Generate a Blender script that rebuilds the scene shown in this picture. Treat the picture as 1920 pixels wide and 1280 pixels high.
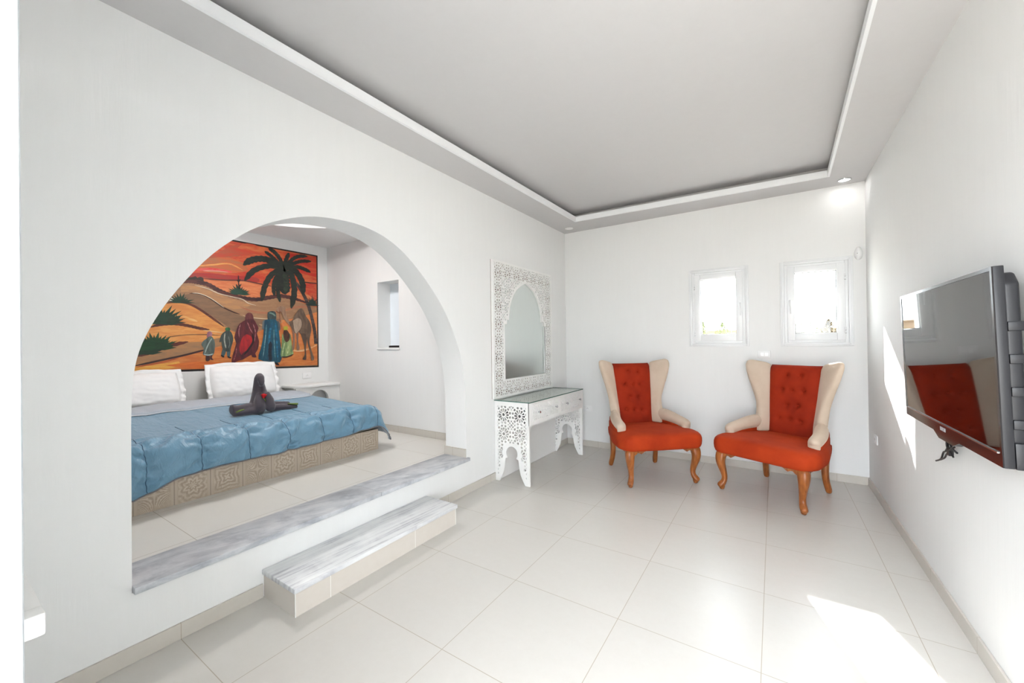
import bpy, bmesh, math, random
from mathutils import Vector, Matrix
C = bpy.context
for o in list(bpy.data.objects): bpy.data.objects.remove(o, do_unlink=True)
scn = C.scene
col = scn.collection
PI = math.pi

# ------------------------------------------------------------------ camera
F_PX, YAW, PITCH, ROLL = 739.576, -0.57353, 0.00404, -0.01312
CAM = Vector((2.3511, -4.8144, 1.3636)); PX, PY = 12.908, -1.470
cy_, sy_ = math.cos(YAW), math.sin(YAW)
FWD = Vector((sy_*math.cos(PITCH), cy_*math.cos(PITCH), math.sin(PITCH)))
_r = Vector((cy_, -sy_, 0)); _u = _r.cross(FWD)
RGT = math.cos(ROLL)*_r + math.sin(ROLL)*_u
UPV = -math.sin(ROLL)*_r + math.cos(ROLL)*_u
cam_d = bpy.data.cameras.new('camera'); cam = bpy.data.objects.new('camera', cam_d); col.objects.link(cam)
cam_d.sensor_width = 36; cam_d.lens = F_PX/1920*36
cam_d.shift_x = -PX/1920; cam_d.shift_y = PY/1920
cam_d.clip_start = 0.02; cam_d.clip_end = 500
m = Matrix((RGT, UPV, -FWD)).transposed().to_4x4(); m.translation = CAM
cam.matrix_world = m
scn.camera = cam

# ------------------------------------------------------------------ light
scn.view_settings.view_transform = 'Standard'; scn.view_settings.look = 'None'
scn.view_settings.exposure = 1.87; scn.view_settings.gamma = 1
scn.view_settings.use_curve_mapping = False
SKY = 4.4
w = bpy.data.worlds.new('sky'); scn.world = w; w.use_nodes = True
nt = w.node_tree; nt.nodes.clear()
wo = nt.nodes.new('ShaderNodeOutputWorld'); bg = nt.nodes.new('ShaderNodeBackground')
bg.inputs['Color'].default_value = (0.885, 0.945, 1.0, 1); bg.inputs['Strength'].default_value = SKY
nt.links.new(bg.outputs[0], wo.inputs[0])
sd = bpy.data.lights.new('sun', 'SUN'); sd.energy = 7.0; sd.angle = math.radians(0.6); sd.color = (1, .98, .95)
sun = bpy.data.objects.new('sun', sd); col.objects.link(sun)
sun.rotation_euler = Vector((0.338, -1, -0.64)).to_track_quat('-Z', 'Y').to_euler()
def area_light(name, loc, size, energy, color, direction):
    d = bpy.data.lights.new(name, 'AREA'); d.energy = energy; d.color = color
    d.shape = 'DISK'; d.size = size
    o = bpy.data.objects.new(name, d); col.objects.link(o); o.location = loc
    o.rotation_euler = Vector(direction).to_track_quat('-Z', 'Y').to_euler()
    return o
area_light('alcove_fill_light', (-1.45, -3.0, 2.885), .5, 7, (1, .97, .94), (0, 0, -1))  # added light, source out of view, brightens the alcove
area_light('downlight_beam', (2.915, -.143, 2.803), 0.07, .03, (1, .98, .95), (0, 0, -1))

# ------------------------------------------------------------------ helpers
def s2l(c):
    return tuple(((v/255)/12.92 if v/255 <= .04045 else ((v/255+.055)/1.055)**2.4) for v in c)
def tag(o, label=None, cat=None, group=None, kind=None):
    if label: o['label'] = label
    if cat: o['category'] = cat
    if group: o['group'] = group
    if kind: o['kind'] = kind
    return o
def empty(name, loc=(0, 0, 0), rz=0, label=None, cat=None, group=None, kind=None):
    o = bpy.data.objects.new(name, None); col.objects.link(o); o.location = loc; o.rotation_euler = (0, 0, rz)
    o.empty_display_size = .1
    return tag(o, label, cat, group, kind)
class MB:
    def __init__(s): s.v = []; s.f = []; s.m = []
    def add(s, vs, fs, mi=0):
        n = len(s.v); s.v += [tuple(v) for v in vs]; s.f += [tuple(i+n for i in f) for f in fs]; s.m += [mi]*len(fs); return s
    def box(s, a, b, mi=0):
        x0, y0, z0 = [min(p, q) for p, q in zip(a, b)]; x1, y1, z1 = [max(p, q) for p, q in zip(a, b)]
        return s.add([(x0,y0,z0),(x1,y0,z0),(x1,y1,z0),(x0,y1,z0),(x0,y0,z1),(x1,y0,z1),(x1,y1,z1),(x0,y1,z1)],
              [(3,2,1,0),(4,5,6,7),(0,1,5,4),(1,2,6,5),(2,3,7,6),(3,0,4,7)], mi)
    def prism(s, pts, axis, a, b, mi=0):
        # pts 2D polygon, extruded along an axis; axis 'x': (y,z), 'y': (x,z), 'z': (x,y)
        def P(p, t): return {'x': (t, p[0], p[1]), 'y': (p[0], t, p[1]), 'z': (p[0], p[1], t)}[axis]
        n = len(pts)
        vs = [P(p, a) for p in pts]+[P(p, b) for p in pts]
        fs = [tuple(range(n))[::-1], tuple(range(n, 2*n))]+[(i, (i+1) % n, (i+1) % n+n, i+n) for i in range(n)]
        return s.add(vs, fs, mi)
    def tube(s, pts, radii, n=12, up=(0, 0, 1), mi=0, cap=True, sq=1.0):
        # sweep of an (elliptic) section; radii: r or (r_side, r_up); sq<1 squares the section
        pts = [Vector(p) for p in pts]; k = len(pts); vs = []; fs = []
        prev = None
        for i, p in enumerate(pts):
            t = (pts[min(i+1, k-1)]-pts[max(i-1, 0)])
            if t.length < 1e-9: t = Vector((0, 0, 1))
            t.normalize()
            if prev is None:
                U = Vector(up)
                if abs(U.normalized().dot(t)) > .97: U = Vector((0, 1, 0)) if abs(t.y) < .9 else Vector((1, 0, 0))
                a = t.cross(U).normalized()
            else:
                a = (prev-t*prev.dot(t)).normalized()
            prev = a; b = a.cross(t).normalized()
            r = radii[i] if isinstance(radii, (list,)) else radii
            ra, rb = (r, r) if not isinstance(r, tuple) else r
            for j in range(n):
                th = 2*PI*j/n; c_, s_ = math.cos(th), math.sin(th)
                c_ = math.copysign(abs(c_)**sq, c_); s_ = math.copysign(abs(s_)**sq, s_)
                vs.append(p+a*ra*c_+b*rb*s_)
        for i in range(k-1):
            for j in range(n):
                fs.append((i*n+j, i*n+(j+1) % n, (i+1)*n+(j+1) % n, (i+1)*n+j))
        if cap: fs += [tuple(range(n))[::-1], tuple(range((k-1)*n, k*n))]
        return s.add(vs, fs, mi)
    def cyl(s, p0, p1, r, n=20, mi=0): return s.tube([p0, p1], r, n, mi=mi)
    def ball(s, c, r, n=12, k=8, mi=0):
        r = (r, r, r) if not isinstance(r, (tuple, list)) else r
        vs = [(c[0], c[1], c[2]-r[2])]; fs = []
        for i in range(1, k):
            ph = -PI/2+PI*i/k
            for j in range(n):
                th = 2*PI*j/n; vs.append((c[0]+r[0]*math.cos(ph)*math.cos(th), c[1]+r[1]*math.cos(ph)*math.sin(th), c[2]+r[2]*math.sin(ph)))
        vs.append((c[0], c[1], c[2]+r[2])); L = len(vs)-1
        for j in range(n): fs.append((0, 1+(j+1) % n, 1+j)); fs.append((L, L-n+j, L-n+(j+1) % n))
        for i in range(k-2):
            for j in range(n): fs.append((1+i*n+j, 1+i*n+(j+1) % n, 1+(i+1)*n+(j+1) % n, 1+(i+1)*n+j))
        return s.add(vs, fs, mi)
    def xf(s, M): s.v = [tuple(M @ Vector(v)) for v in s.v]; return s
    def build(s, name, mats, parent=None, smooth=None, bevel=0, seg=2, sub=0, voxel=0, weld=False):
        me = bpy.data.meshes.new(name); me.from_pydata(s.v, [], s.f); me.validate()
        if not isinstance(mats, (list, tuple)): mats = [mats]
        for m_ in mats: me.materials.append(m_)
        for p, mi in zip(me.polygons, s.m): p.material_index = mi
        bm = bmesh.new(); bm.from_mesh(me)
        if weld: bmesh.ops.remove_doubles(bm, verts=bm.verts, dist=1e-5)
        bmesh.ops.recalc_face_normals(bm, faces=bm.faces)
        if bevel:
            es = [e for e in bm.edges if len(e.link_faces) == 2 and e.calc_face_angle(0) > math.radians(30)]
            bmesh.ops.bevel(bm, geom=es, offset=bevel, segments=seg, profile=.5, affect='EDGES', clamp_overlap=True)
        bm.to_mesh(me); bm.free()
        o = bpy.data.objects.new(name, me); col.objects.link(o)
        if parent: o.parent = parent
        if smooth is True: me.shade_smooth()
        elif smooth: 
            me.shade_smooth(); me.set_sharp_from_angle(angle=math.radians(smooth))
        if voxel:
            md = o.modifiers.new('r', 'REMESH'); md.mode = 'VOXEL'; md.voxel_size = voxel; md.use_smooth_shade = True
            md = o.modifiers.new('s', 'SMOOTH'); md.iterations = 4; md.factor = .6
        if sub:
            md = o.modifiers.new('sub', 'SUBSURF'); md.levels = sub; md.render_levels = sub
        return o
from mathutils.geometry import delaunay_2d_cdt
def curve_panel(name, outer, holes, th, M, mat, parent=None):
    """flat board with holes cut right through it: constrained triangulation, thickness th, placed by matrix M"""
    V = []; F = []
    for loop in [outer]+holes:
        if sum(loop[k-1][0]*loop[k][1]-loop[k][0]*loop[k-1][1] for k in range(len(loop))) < 0: loop = loop[::-1]
        n0 = len(V); V += [Vector((float(q[0]), float(q[1]))) for q in loop]; F.append(list(range(n0, len(V))))
    v, e, f, ov, oe, of = delaunay_2d_cdt(V, [], F, 1, 1e-6)
    keep = [t_ for t_, src in zip(f, of) if 0 in src and len(src) == 1]
    n = len(v); fs = []
    vs = [(a.x, a.y, -th/2) for a in v]+[(a.x, a.y, th/2) for a in v]
    cnt = {}
    for t_ in keep:
        t_ = list(t_)
        ar = sum(v[t_[k-1]].x*v[t_[k]].y-v[t_[k]].x*v[t_[k-1]].y for k in range(len(t_)))
        if ar < 0: t_.reverse()
        fs.append(tuple(k+n for k in t_)); fs.append(tuple(reversed(t_)))
        for k in range(len(t_)):
            a, b = t_[k], t_[(k+1) % len(t_)]; cnt.setdefault((min(a, b), max(a, b)), []).append((a, b))
    for ed in cnt.values():
        if len(ed) == 1: a, b = ed[0]; fs.append((a, b, b+n, a+n))
    me = bpy.data.meshes.new(name); me.from_pydata(vs, [], fs); me.validate(); me.materials.append(mat)
    me.transform(M)
    if M.to_3x3().determinant() < 0: me.flip_normals()
    bm = bmesh.new(); bm.from_mesh(me)
    loose = [q for q in bm.verts if not q.link_faces]; bmesh.ops.delete(bm, geom=loose, context='VERTS')
    if len(keep) > 400: bmesh.ops.dissolve_limit(bm, angle_limit=.01, verts=bm.verts, edges=bm.edges) if False else None
    bm.to_mesh(me); bm.free()
    o = bpy.data.objects.new(name, me); col.objects.link(o)
    if parent: o.parent = parent
    return o
def MX(x, thick=0):   # local (a,b,c) -> world (x+c, a, b): a board standing in a plane x = const
    return Matrix(((0, 0, 1, x), (1, 0, 0, 0), (0, 1, 0, 0), (0, 0, 0, 1)))
def MY(y):            # local (a,b,c) -> world (a, y+c, b)
    return Matrix(((1, 0, 0, 0), (0, 0, 1, y), (0, 1, 0, 0), (0, 0, 0, 1)))

# ------------------------------------------------------------------ materials
class NT:
    def __init__(s, name):
        s.m = bpy.data.materials.new(name); s.m.use_nodes = True; s.t = s.m.node_tree
        s.b = s.t.nodes['Principled BSDF']
    def n(s, typ, **kw):
        x = s.t.nodes.new(typ)
        for k, v in kw.items(): setattr(x, k, v)
        return x
    def l(s, a, b): s.t.links.new(a, b)
    def obj(s): return s.n('ShaderNodeTexCoord').outputs['Object']
    def geo(s): return s.n('ShaderNodeNewGeometry').outputs['Position']
    def mapping(s, src, scale=(1, 1, 1), loc=(0, 0, 0), rot=(0, 0, 0)):
        x = s.n('ShaderNodeMapping'); x.inputs['Scale'].default_value = scale; x.inputs['Location'].default_value = loc
        x.inputs['Rotation'].default_value = rot; s.l(src, x.inputs['Vector']); return x.outputs[0]
    def noise(s, src, scale=5, detail=3, rough=.5, dist=0):
        x = s.n('ShaderNodeTexNoise'); x.inputs['Scale'].default_value = scale; x.inputs['Detail'].default_value = detail
        x.inputs['Roughness'].default_value = rough; x.inputs['Distortion'].default_value = dist
        if src is not None: s.l(src, x.inputs['Vector'])
        return x.outputs['Fac']
    def ramp(s, fac, stops):
        x = s.n('ShaderNodeValToRGB'); e = x.color_ramp.elements
        while len(e) < len(stops): e.new(.5)
        for q, (p, c) in zip(e, stops): q.position = p; q.color = (*c, 1) if len(c) == 3 else c
        s.l(fac, x.inputs[0]); return x.outputs[0]
    def bump(s, h, strength=.2, dist=.01):
        x = s.n('ShaderNodeBump'); x.inputs['Strength'].default_value = strength; x.inputs['Distance'].default_value = dist
        s.l(h, x.inputs['Height']); s.l(x.outputs[0], s.b.inputs['Normal']); return x
    def math(s, op, a, b=None, c=None):
        x = s.n('ShaderNodeMath', operation=op)
        for i, v in enumerate((a, b, c)):
            if v is None: continue
            if isinstance(v, (int, float)): x.inputs[i].default_value = v
            else: s.l(v, x.inputs[i])
        return x.outputs[0]
    def mix(s, fac, a, b, mode='MIX'):
        x = s.n('ShaderNodeMix', data_type='RGBA', blend_type=mode)
        if isinstance(fac, (int, float)): x.inputs[0].default_value = fac
        else: s.l(fac, x.inputs[0])
        for i, v in ((6, a), (7, b)):
            if isinstance(v, tuple): x.inputs[i].default_value = (*v[:3], 1)
            else: s.l(v, x.inputs[i])
        return x.outputs[2]
    def base(s, c):
        if isinstance(c, tuple): s.b.inputs['Base Color'].default_value = (*c[:3], 1)
        else: s.l(c, s.b.inputs['Base Color'])
    def set(s, **kw):
        for k, v in kw.items(): s.b.inputs[k.replace('_', ' ')].default_value = v
        return s
def plain(name, rgb, rough=.5, metal=0, **kw):
    t = NT(name); t.base(s2l(rgb)); t.set(Roughness=rough, Metallic=metal, **kw); return t.m
def plaster(name, rgb, streak=True):
    t = NT(name); p = t.obj()
    n1 = t.noise(t.mapping(p, (14, 14, 1.2)), 1.6, 4, .6)
    n2 = t.noise(t.mapping(p, (1, 1, 1)), 55, 3, .6)
    a = s2l(rgb); b = tuple(x*.965 for x in a)
    t.base(t.mix(n1, a, b)); t.set(Roughness=.72); t.b.inputs['Specular IOR Level'].default_value = .3
    h = t.math('ADD', t.math('MULTIPLY', n1, .9), t.math('MULTIPLY', n2, .12))
    t.bump(h, .14 if streak else .06, .01); return t.m
M_WALL = plaster('white_plaster', (236, 236, 235))
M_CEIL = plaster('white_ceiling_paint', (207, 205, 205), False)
def tiles(name, rgb, w_, off, grout=(176, 165, 150), axis='xy', rough=.28, var=.03):
    t = NT(name); p = t.geo()
    sep = t.n('ShaderNodeSeparateXYZ'); t.l(p, sep.inputs[0])
    cmb = t.n('ShaderNodeCombineXYZ')
    ia, ib = {'xy': (0, 1), 'yz': (1, 2), 'xz': (0, 2)}[axis]
    t.l(sep.outputs[ia], cmb.inputs[0]); t.l(sep.outputs[ib], cmb.inputs[1])
    mp = t.mapping(cmb.outputs[0], (1, 1, 1), (-off[0], -off[1], 0))
    br = t.n('ShaderNodeTexBrick'); br.offset = 0; br.squash = 1
    t.l(mp, br.inputs['Vector'])
    br.inputs['Scale'].default_value = 1; br.inputs['Mortar Size'].default_value = .0016; br.inputs['Mortar Smooth'].default_value = .1
    br.inputs['Brick Width'].default_value = w_[0]; br.inputs['Row Height'].default_value = w_[1]; br.inputs['Bias'].default_value = 0
    a = s2l(rgb)
    br.inputs['Color1'].default_value = (*a, 1); br.inputs['Color2'].default_value = (*[x*(1-var) for x in a], 1)
    br.inputs['Mortar'].default_value = (*s2l(grout), 1)
    n = t.noise(t.mapping(p, (1.6, 6, 6)), 1.4, 5, .62)
    n2 = t.noise(t.mapping(p, (1, 1, 1)), 26, 4, .7)
    c = t.mix(t.math('MULTIPLY', n, .55), br.outputs['Color'], tuple(x*k for x, k in zip(a, (.92, .90, .875))), 'MIX')
    c = t.mix(t.math('MULTIPLY', n2, .10), c, (1, 1, 1))
    c = t.mix(br.outputs['Fac'], c, s2l(grout)); t.base(c)
    t.set(Roughness=rough); t.b.inputs['Specular IOR Level'].default_value = .42
    t.bump(t.math('SUBTRACT', 1, br.outputs['Fac']), .25, .002); return t.m
TX, TY = 0.490, -2.3285
M_FLOOR = tiles('cream_floor_tile', (211, 207, 201), (.6, .6), (TX, TY))
M_FLOOR2 = tiles('alcove_floor_tile', (226, 223, 217), (.6, .6), (-.3, -3.378))
M_SKIRT = tiles('skirting_tile', (203, 197, 188), (.6, .6), (TY, -.2), axis='yz', var=.04)
M_SKIRTX = tiles('skirting_tile_across', (203, 197, 188), (.6, .6), (TX-.05, -.2), axis='xz', var=.04)
M_STEPT = tiles('step_riser_tile', (214, 206, 197), (.6, .6), (-2.98, -.2), axis='yz', grout=(244, 242, 238))
def marble(name, stretch, stops, rot=0):
    stops = [(a, s2l(b)) for a, b in stops]
    t = NT(name); p = t.mapping(t.obj(), (1, 1, 1), rot=(0, 0, rot))
    n = t.noise(t.mapping(p, stretch), 2.2, 7, .66, .8)
    n2 = t.noise(t.mapping(p, (3, 3, 3)), 2, 4, .6, .4)
    f = t.math('MULTIPLY', n, t.math('ADD', t.math('MULTIPLY', n2, .9), .55))
    c = t.ramp(f, stops)
    t.base(c); t.set(Roughness=.36); return t.m
M_MARB = marble('grey_marble', (5, 1.8, 4), [(.30, (216, 217, 219)), (.46, (198, 200, 204)), (.60, (176, 179, 185)), (.82, (138, 141, 150))], .45)
M_MARB2 = marble('streaked_marble', (20, .8, 3), [(.36, (232, 233, 233)), (.50, (222, 223, 224)), (.62, (200, 200, 204)), (.80, (160, 160, 166))], .04)
M_WHITE = plain('white_lacquer', (240, 239, 237), .35)
M_UPVC = plain('white_window_profile', (236, 237, 238), .3)
M_RUBBER = plain('dark_gasket', (60, 62, 66), .6)
M_BLACK = plain('black_plastic', (26, 26, 28), .35)
M_CHROME = plain('chrome', (190, 190, 192), .15, 1)
M_PLAST = plain('white_switch_plastic', (240, 240, 240), .3)
def glass_mat(name, tint=(1, 1, 1), ior=1.45, rough=0.0):
    m_ = bpy.data.materials.new(name); m_.use_nodes = True; t = m_.node_tree; t.nodes.clear()
    o = t.nodes.new('ShaderNodeOutputMaterial'); mx = t.nodes.new('ShaderNodeMixShader'); fr = t.nodes.new('ShaderNodeLayerWeight'); pw = t.nodes.new('ShaderNodeMath'); pw.operation = 'POWER'; pw.inputs[1].default_value = 4.2; ma = t.nodes.new('ShaderNodeMath'); ma.operation = 'MULTIPLY_ADD'; ma.inputs[1].default_value = .55; ma.inputs[2].default_value = .04; t.links.new(fr.outputs['Facing'], pw.inputs[0]); t.links.new(pw.outputs[0], ma.inputs[0]); fr.inputs[0].default_value = .5
    tr = t.nodes.new('ShaderNodeBsdfTransparent'); gl = t.nodes.new('ShaderNodeBsdfGlossy')
    tr.inputs[0].default_value = (*tint, 1); gl.inputs['Roughness'].default_value = rough
    t.links.new(ma.outputs[0], mx.inputs[0]); t.links.new(tr.outputs[0], mx.inputs[1]); t.links.new(gl.outputs[0], mx.inputs[2])
    t.links.new(mx.outputs[0], o.inputs[0]); return m_
M_GLASS = glass_mat('clear_glass', (.97, .985, .98))
M_GLTOP = glass_mat('greenish_glass', (.97, .99, .98), 1.5)
M_GLEDGE = plain('green_glass_edge', (70, 110, 98), .15)
M_MIRROR = plain('mirror_silver', (226, 232, 230), .015, 1)
def velvet(name, rgb, dark, sheen):
    t = NT(name); p = t.obj()
    n = t.noise(t.mapping(p, (1, 1, 1)), 5, 3, .55, .4)
    n2 = t.noise(p, 260, 2, .5)
    c = t.mix(t.ramp(n, [(.30, (.25, .25, .25)), (.70, (1, 1, 1))]), s2l(dark), s2l(rgb)); t.base(c)
    t.set(Roughness=.8); t.b.inputs['Specular IOR Level'].default_value = .2; t.b.inputs['Sheen Weight'].default_value = sheen; t.b.inputs['Sheen Roughness'].default_value = .35
    t.b.inputs['Sheen Tint'].default_value = (*s2l(tuple(min(255, v*1.15+20) for v in rgb)), 1)
    t.bump(n2, .08, .002); return t.m
M_RUST = velvet('rust_velvet', (180, 60, 20), (150, 42, 11), .08)
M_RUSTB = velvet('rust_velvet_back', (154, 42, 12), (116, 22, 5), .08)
M_CREAM = velvet('cream_velvet', (204, 186, 168), (190, 170, 150), .5)
def wood():
    t = NT('honey_wood'); p = t.obj()
    n = t.noise(t.mapping(p, (30, 30, 3)), 1.5, 4, .6, .6)
    n2 = t.noise(p, 7, 3, .6)
    c = t.ramp(n, [(.3, s2l((122, 64, 26))), (.5, s2l((164, 94, 42))), (.72, s2l((184, 112, 54)))])
    c = t.mix(t.math('MULTIPLY', n2, .35), c, s2l((96, 48, 20)))
    t.base(c); t.set(Roughness=.34); t.bump(n, .1, .002); return t.m
M_WOOD = wood()
M_BRASS = plain('brass_nail', (140, 96, 48), .35, 1)
def cloth(name, rgb, sc=300, rough=.8, sheen=.1, var=.93, bump=.1):
    t = NT(name); p = t.obj(); n = t.noise(p, sc, 2, .6); a = s2l(rgb)
    t.base(t.mix(n, a, tuple(x*var for x in a))); t.set(Roughness=rough); t.b.inputs['Sheen Weight'].default_value = sheen
    t.bump(n, bump, .002); return t.m
M_DUVET = None
def duvet_mat():
    t = NT('blue_satin_duvet'); p = t.obj()
    w1 = t.noise(t.mapping(p, (3.5, 9, 5), rot=(.4, 0, .5)), 1.6, 4, .55, .7)
    t.base(s2l((104, 146, 172))); t.set(Roughness=.42); t.b.inputs['Sheen Weight'].default_value = .6
    t.b.inputs['Sheen Tint'].default_value = (*s2l((190, 210, 225)), 1)
    t.bump(w1, .55, .035); return t.m
M_DUVET = duvet_mat()
M_LINING = cloth('grey_speckled_lining', (184, 193, 204), 160, .8, .1, .72)
M_PIPE = plain('grey_piping', (120, 118, 122), .8)
M_PILLOW = cloth('white_cotton', (240, 240, 240), 90, .85, .1, .98, .05)
M_TOWEL = cloth('charcoal_terry', (84, 76, 84), 420, .95, .3, .55, .6)
M_GREEN = plain('olive_green', (106, 122, 50), .7)
M_GREENS = plain('dark_green_sheet', (74, 88, 52), .8)

# ------------------------------------------------------------------ room shell
XR, H, ZA = 3.0786, 2.816, .325          # right wall, soffit height, alcove floor
YF = -4.76                               # inner face of the front wall
XM, YE, HA = -2.789, -1.69, 2.69         # mural wall, alcove end wall, alcove ceiling
def S(mb, name, mats, **kw): 
    o = mb.build(name, mats, **kw); o['kind'] = 'structure'; return o
S(MB().box((-.25, YF-.9, -.12), (XR+.2, .25, 0)), 'floor', M_FLOOR)
S(MB().box((XM-.2, -4.95, ZA-.1), (-.245, YE+.02, ZA)), 'floor_alcove', M_FLOOR2)
S(MB().box((XR, YF-.5, 0), (XR+.2, .25, 3.1)), 'wall_right', M_WALL)
# back wall with two windows
WIN = [(1.549, 2.136, 1.290, 2.146, 1.668, 2.018, 1.425, 2.030), (2.412, 2.984, 1.290, 2.137, 2.533, 2.861, 1.417, 2.017)]
def rect(a, b, c, d): return [(a, c), (b, c), (b, d), (a, d)]
holes = [rect(v[4]-.02, v[5]+.02, v[6]-.02, v[7]+.02) for v in WIN]
o = curve_panel('wall_back', rect(-.25, XR, 0, 3.1), holes, .25, MY(.125), M_WALL); o['kind'] = 'structure'
# arch wall
cyy = -3.18
arch_pts = [(-4.290, 1.02), (-4.284, 1.204), (-4.262, 1.345), (-4.209, 1.485), (-4.122, 1.64), (-3.984, 1.828), (-3.814, 1.985), (-3.649, 2.083),
            (-3.461, 2.150), (-3.245, 2.175), (-3.10, 2.170), (-2.949, 2.138), (-2.80, 2.072), (-2.649, 1.965), (-2.50, 1.83), (-2.357, 1.668), (-2.24, 1.482), (-2.148, 1.28), (-2.100, 1.09), (-2.080, .895)]
def catmull(P, k=5):
    out = []
    for i in range(len(P)-1):
        p0, p1, p2, p3 = [Vector(P[max(0, min(len(P)-1, j))]) for j in (i-1, i, i+1, i+2)]
        for q in range(k):
            t = q/k
            out.append(tuple(.5*((2*p1)+(-p0+p2)*t+(2*p0-5*p1+4*p2-p3)*t*t+(-p0+3*p1-3*p2+p3)*t**3)))
    out.append(tuple(P[-1])); return out
arch = catmull(arch_pts, 4)
hole = [(-2.073, .297)]+[(-4.292, .297)]+arch
o = curve_panel('wall_left', [(-4.96, 0), (.02, 0), (.02, 3.1), (-4.96, 3.1)], [hole], .25, MX(-.125), M_WALL); o['kind'] = 'structure'
# alcove walls
S(MB().box((XM-.2, -4.95, ZA-.1), (XM, YE+.4, 3.0)), 'wall_mural_side', M_WALL)
S(MB().box((XM-.2, -4.95, ZA-.1), (-.25, -4.75, 3.0)), 'wall_alcove_near', M_WALL)
NX0, NX1, NZ0, NZ1, ND = -1.722, -1.338, 1.318, 2.118, .19
o = curve_panel('wall_alcove_end', rect(XM-.2, -.24, ZA-.1, 3.0), [rect(NX0, NX1, NZ0, NZ1)], ND, MY(YE+ND/2), M_WALL); o['kind'] = 'structure'
S(MB().box((NX0-.1, YE+ND, NZ0-.1), (NX1+.1, YE+ND+.05, NZ1+.1)), 'wall_niche_back', plain('niche_paint', (232, 238, 244), .7))
# alcove ceiling with a round recess
def circ(cx, cy, rx, ry, n=64): return [(cx+rx*math.cos(2*PI*i/n), cy+ry*math.sin(2*PI*i/n)) for i in range(n)]
o = curve_panel('ceiling_alcove', [(XM-.2, -4.95), (-.24, -4.95), (-.24, YE+.2), (XM-.2, YE+.2)], [circ(-1.45, -3.05, .9, .95)], .1, Matrix.Translation((0, 0, HA+.05)), M_WALL); o['kind'] = 'structure'
S(MB().box((XM-.2, -4.95, HA+.28), (-.24, YE+.2, HA+.4)), 'ceiling_alcove_recess', M_CEIL)
def ring(mb, cx, cy, rx0, ry0, rx1, ry1, z0, z1, n=64):
    a = circ(cx, cy, rx0, ry0, n); b = circ(cx, cy, rx1, ry1, n)
    vs = [(p[0], p[1], z0) for p in a]+[(p[0], p[1], z1) for p in a]+[(p[0], p[1], z0) for p in b]+[(p[0], p[1], z1) for p in b]
    fs = []
    for i in range(n):
        j = (i+1) % n
        fs += [(i, j, n+j, n+i), (2*n+j, 2*n+i, 3*n+i, 3*n+j), (n+i, n+j, 3*n+j, 3*n+i), (j, i, 2*n+i, 2*n+j)]
    return mb.add(vs, fs)
S(ring(MB(), -1.45, -3.05, .9, .95, .95, 1.0, HA+.1, HA+.28), 'trim_recess', M_CEIL)
# main ceiling: upper slab + dropped soffit border with lip
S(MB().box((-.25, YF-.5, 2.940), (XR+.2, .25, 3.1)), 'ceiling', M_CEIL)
IN = [(.300, -4.30), (.358, -.425), (2.776, -.325), (2.690, -4.30)]
OUT = [(0, YF-.3), (0, 0), (XR, 0), (XR, YF-.3)]
def frame_quad(mb, A, B, z0, z1):
    n = 4; vs = [(p[0], p[1], z) for z in (z0, z1) for p in A+B]; fs = []
    for i in range(n):
        j = (i+1) % n
        fs += [(i, j, 4+j, 4+i), (8+j, 8+i, 12+i, 12+j), (i, 8+i, 8+j, j), (4+i, 4+j, 12+j, 12+i)]
    return mb.add(vs, fs)

def inset(A, d): 
    c = Vector((sum(p[0] for p in A)/4, sum(p[1] for p in A)/4)); return [tuple(Vector(p)+Vector((d if p[0] > c.x else -d, d if p[1] > c.y else -d))) for p in A]
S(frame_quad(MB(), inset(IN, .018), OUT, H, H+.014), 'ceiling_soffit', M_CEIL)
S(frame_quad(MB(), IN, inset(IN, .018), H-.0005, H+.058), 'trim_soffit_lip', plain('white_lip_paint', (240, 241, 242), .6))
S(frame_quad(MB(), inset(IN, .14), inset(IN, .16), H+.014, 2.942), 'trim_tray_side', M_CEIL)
# front wall round the doorway
S(MB().box((0, YF-.2, 0), (.10, YF, 3.0)), 'wall_front', M_WALL)
S(MB().box((.10, YF-.2, 2.45), (XR, YF, 3.0)), 'wall_front_over_door', M_WALL)
# skirting
SK = .0735
S(MB().box((0, YF, 0), (.011, -3.775, SK)).box((0, -2.575, 0), (.011, 0, SK)), 'baseboard_left', M_SKIRT, bevel=.0015)
S(MB().box((0.011, -.011, 0), (XR-.011, 0, SK)), 'baseboard_back', M_SKIRTX, bevel=.0015)
S(MB().box((XR-.011, YF-.2, 0), (XR, 0, SK)), 'baseboard_right', M_SKIRT, bevel=.0015)
S(MB().box((XM, YE-.011, ZA), (-.25, YE, ZA+.075)), 'baseboard_alcove_end', M_SKIRTX, bevel=.0015)
S(MB().box((-.262, -2.085, ZA+.001), (-.003, -2.073, ZA+.078)).box((-.262, -2.073, ZA+.001), (-.25, YE-.011, ZA+.075)), 'baseboard_arch', M_SKIRTX, bevel=.0015)
# marble sill under the arch: several slabs
S(MB().box((-.262, -4.290, .297), (.030, -3.02, .3265)).box((-.262, -3.018, .297), (.030, -2.073, .3265)).box((-.0, -2.075, .297), (.030, -2.055, .3265)), 'trim_sill', M_MARB, bevel=.003, smooth=40)
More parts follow.
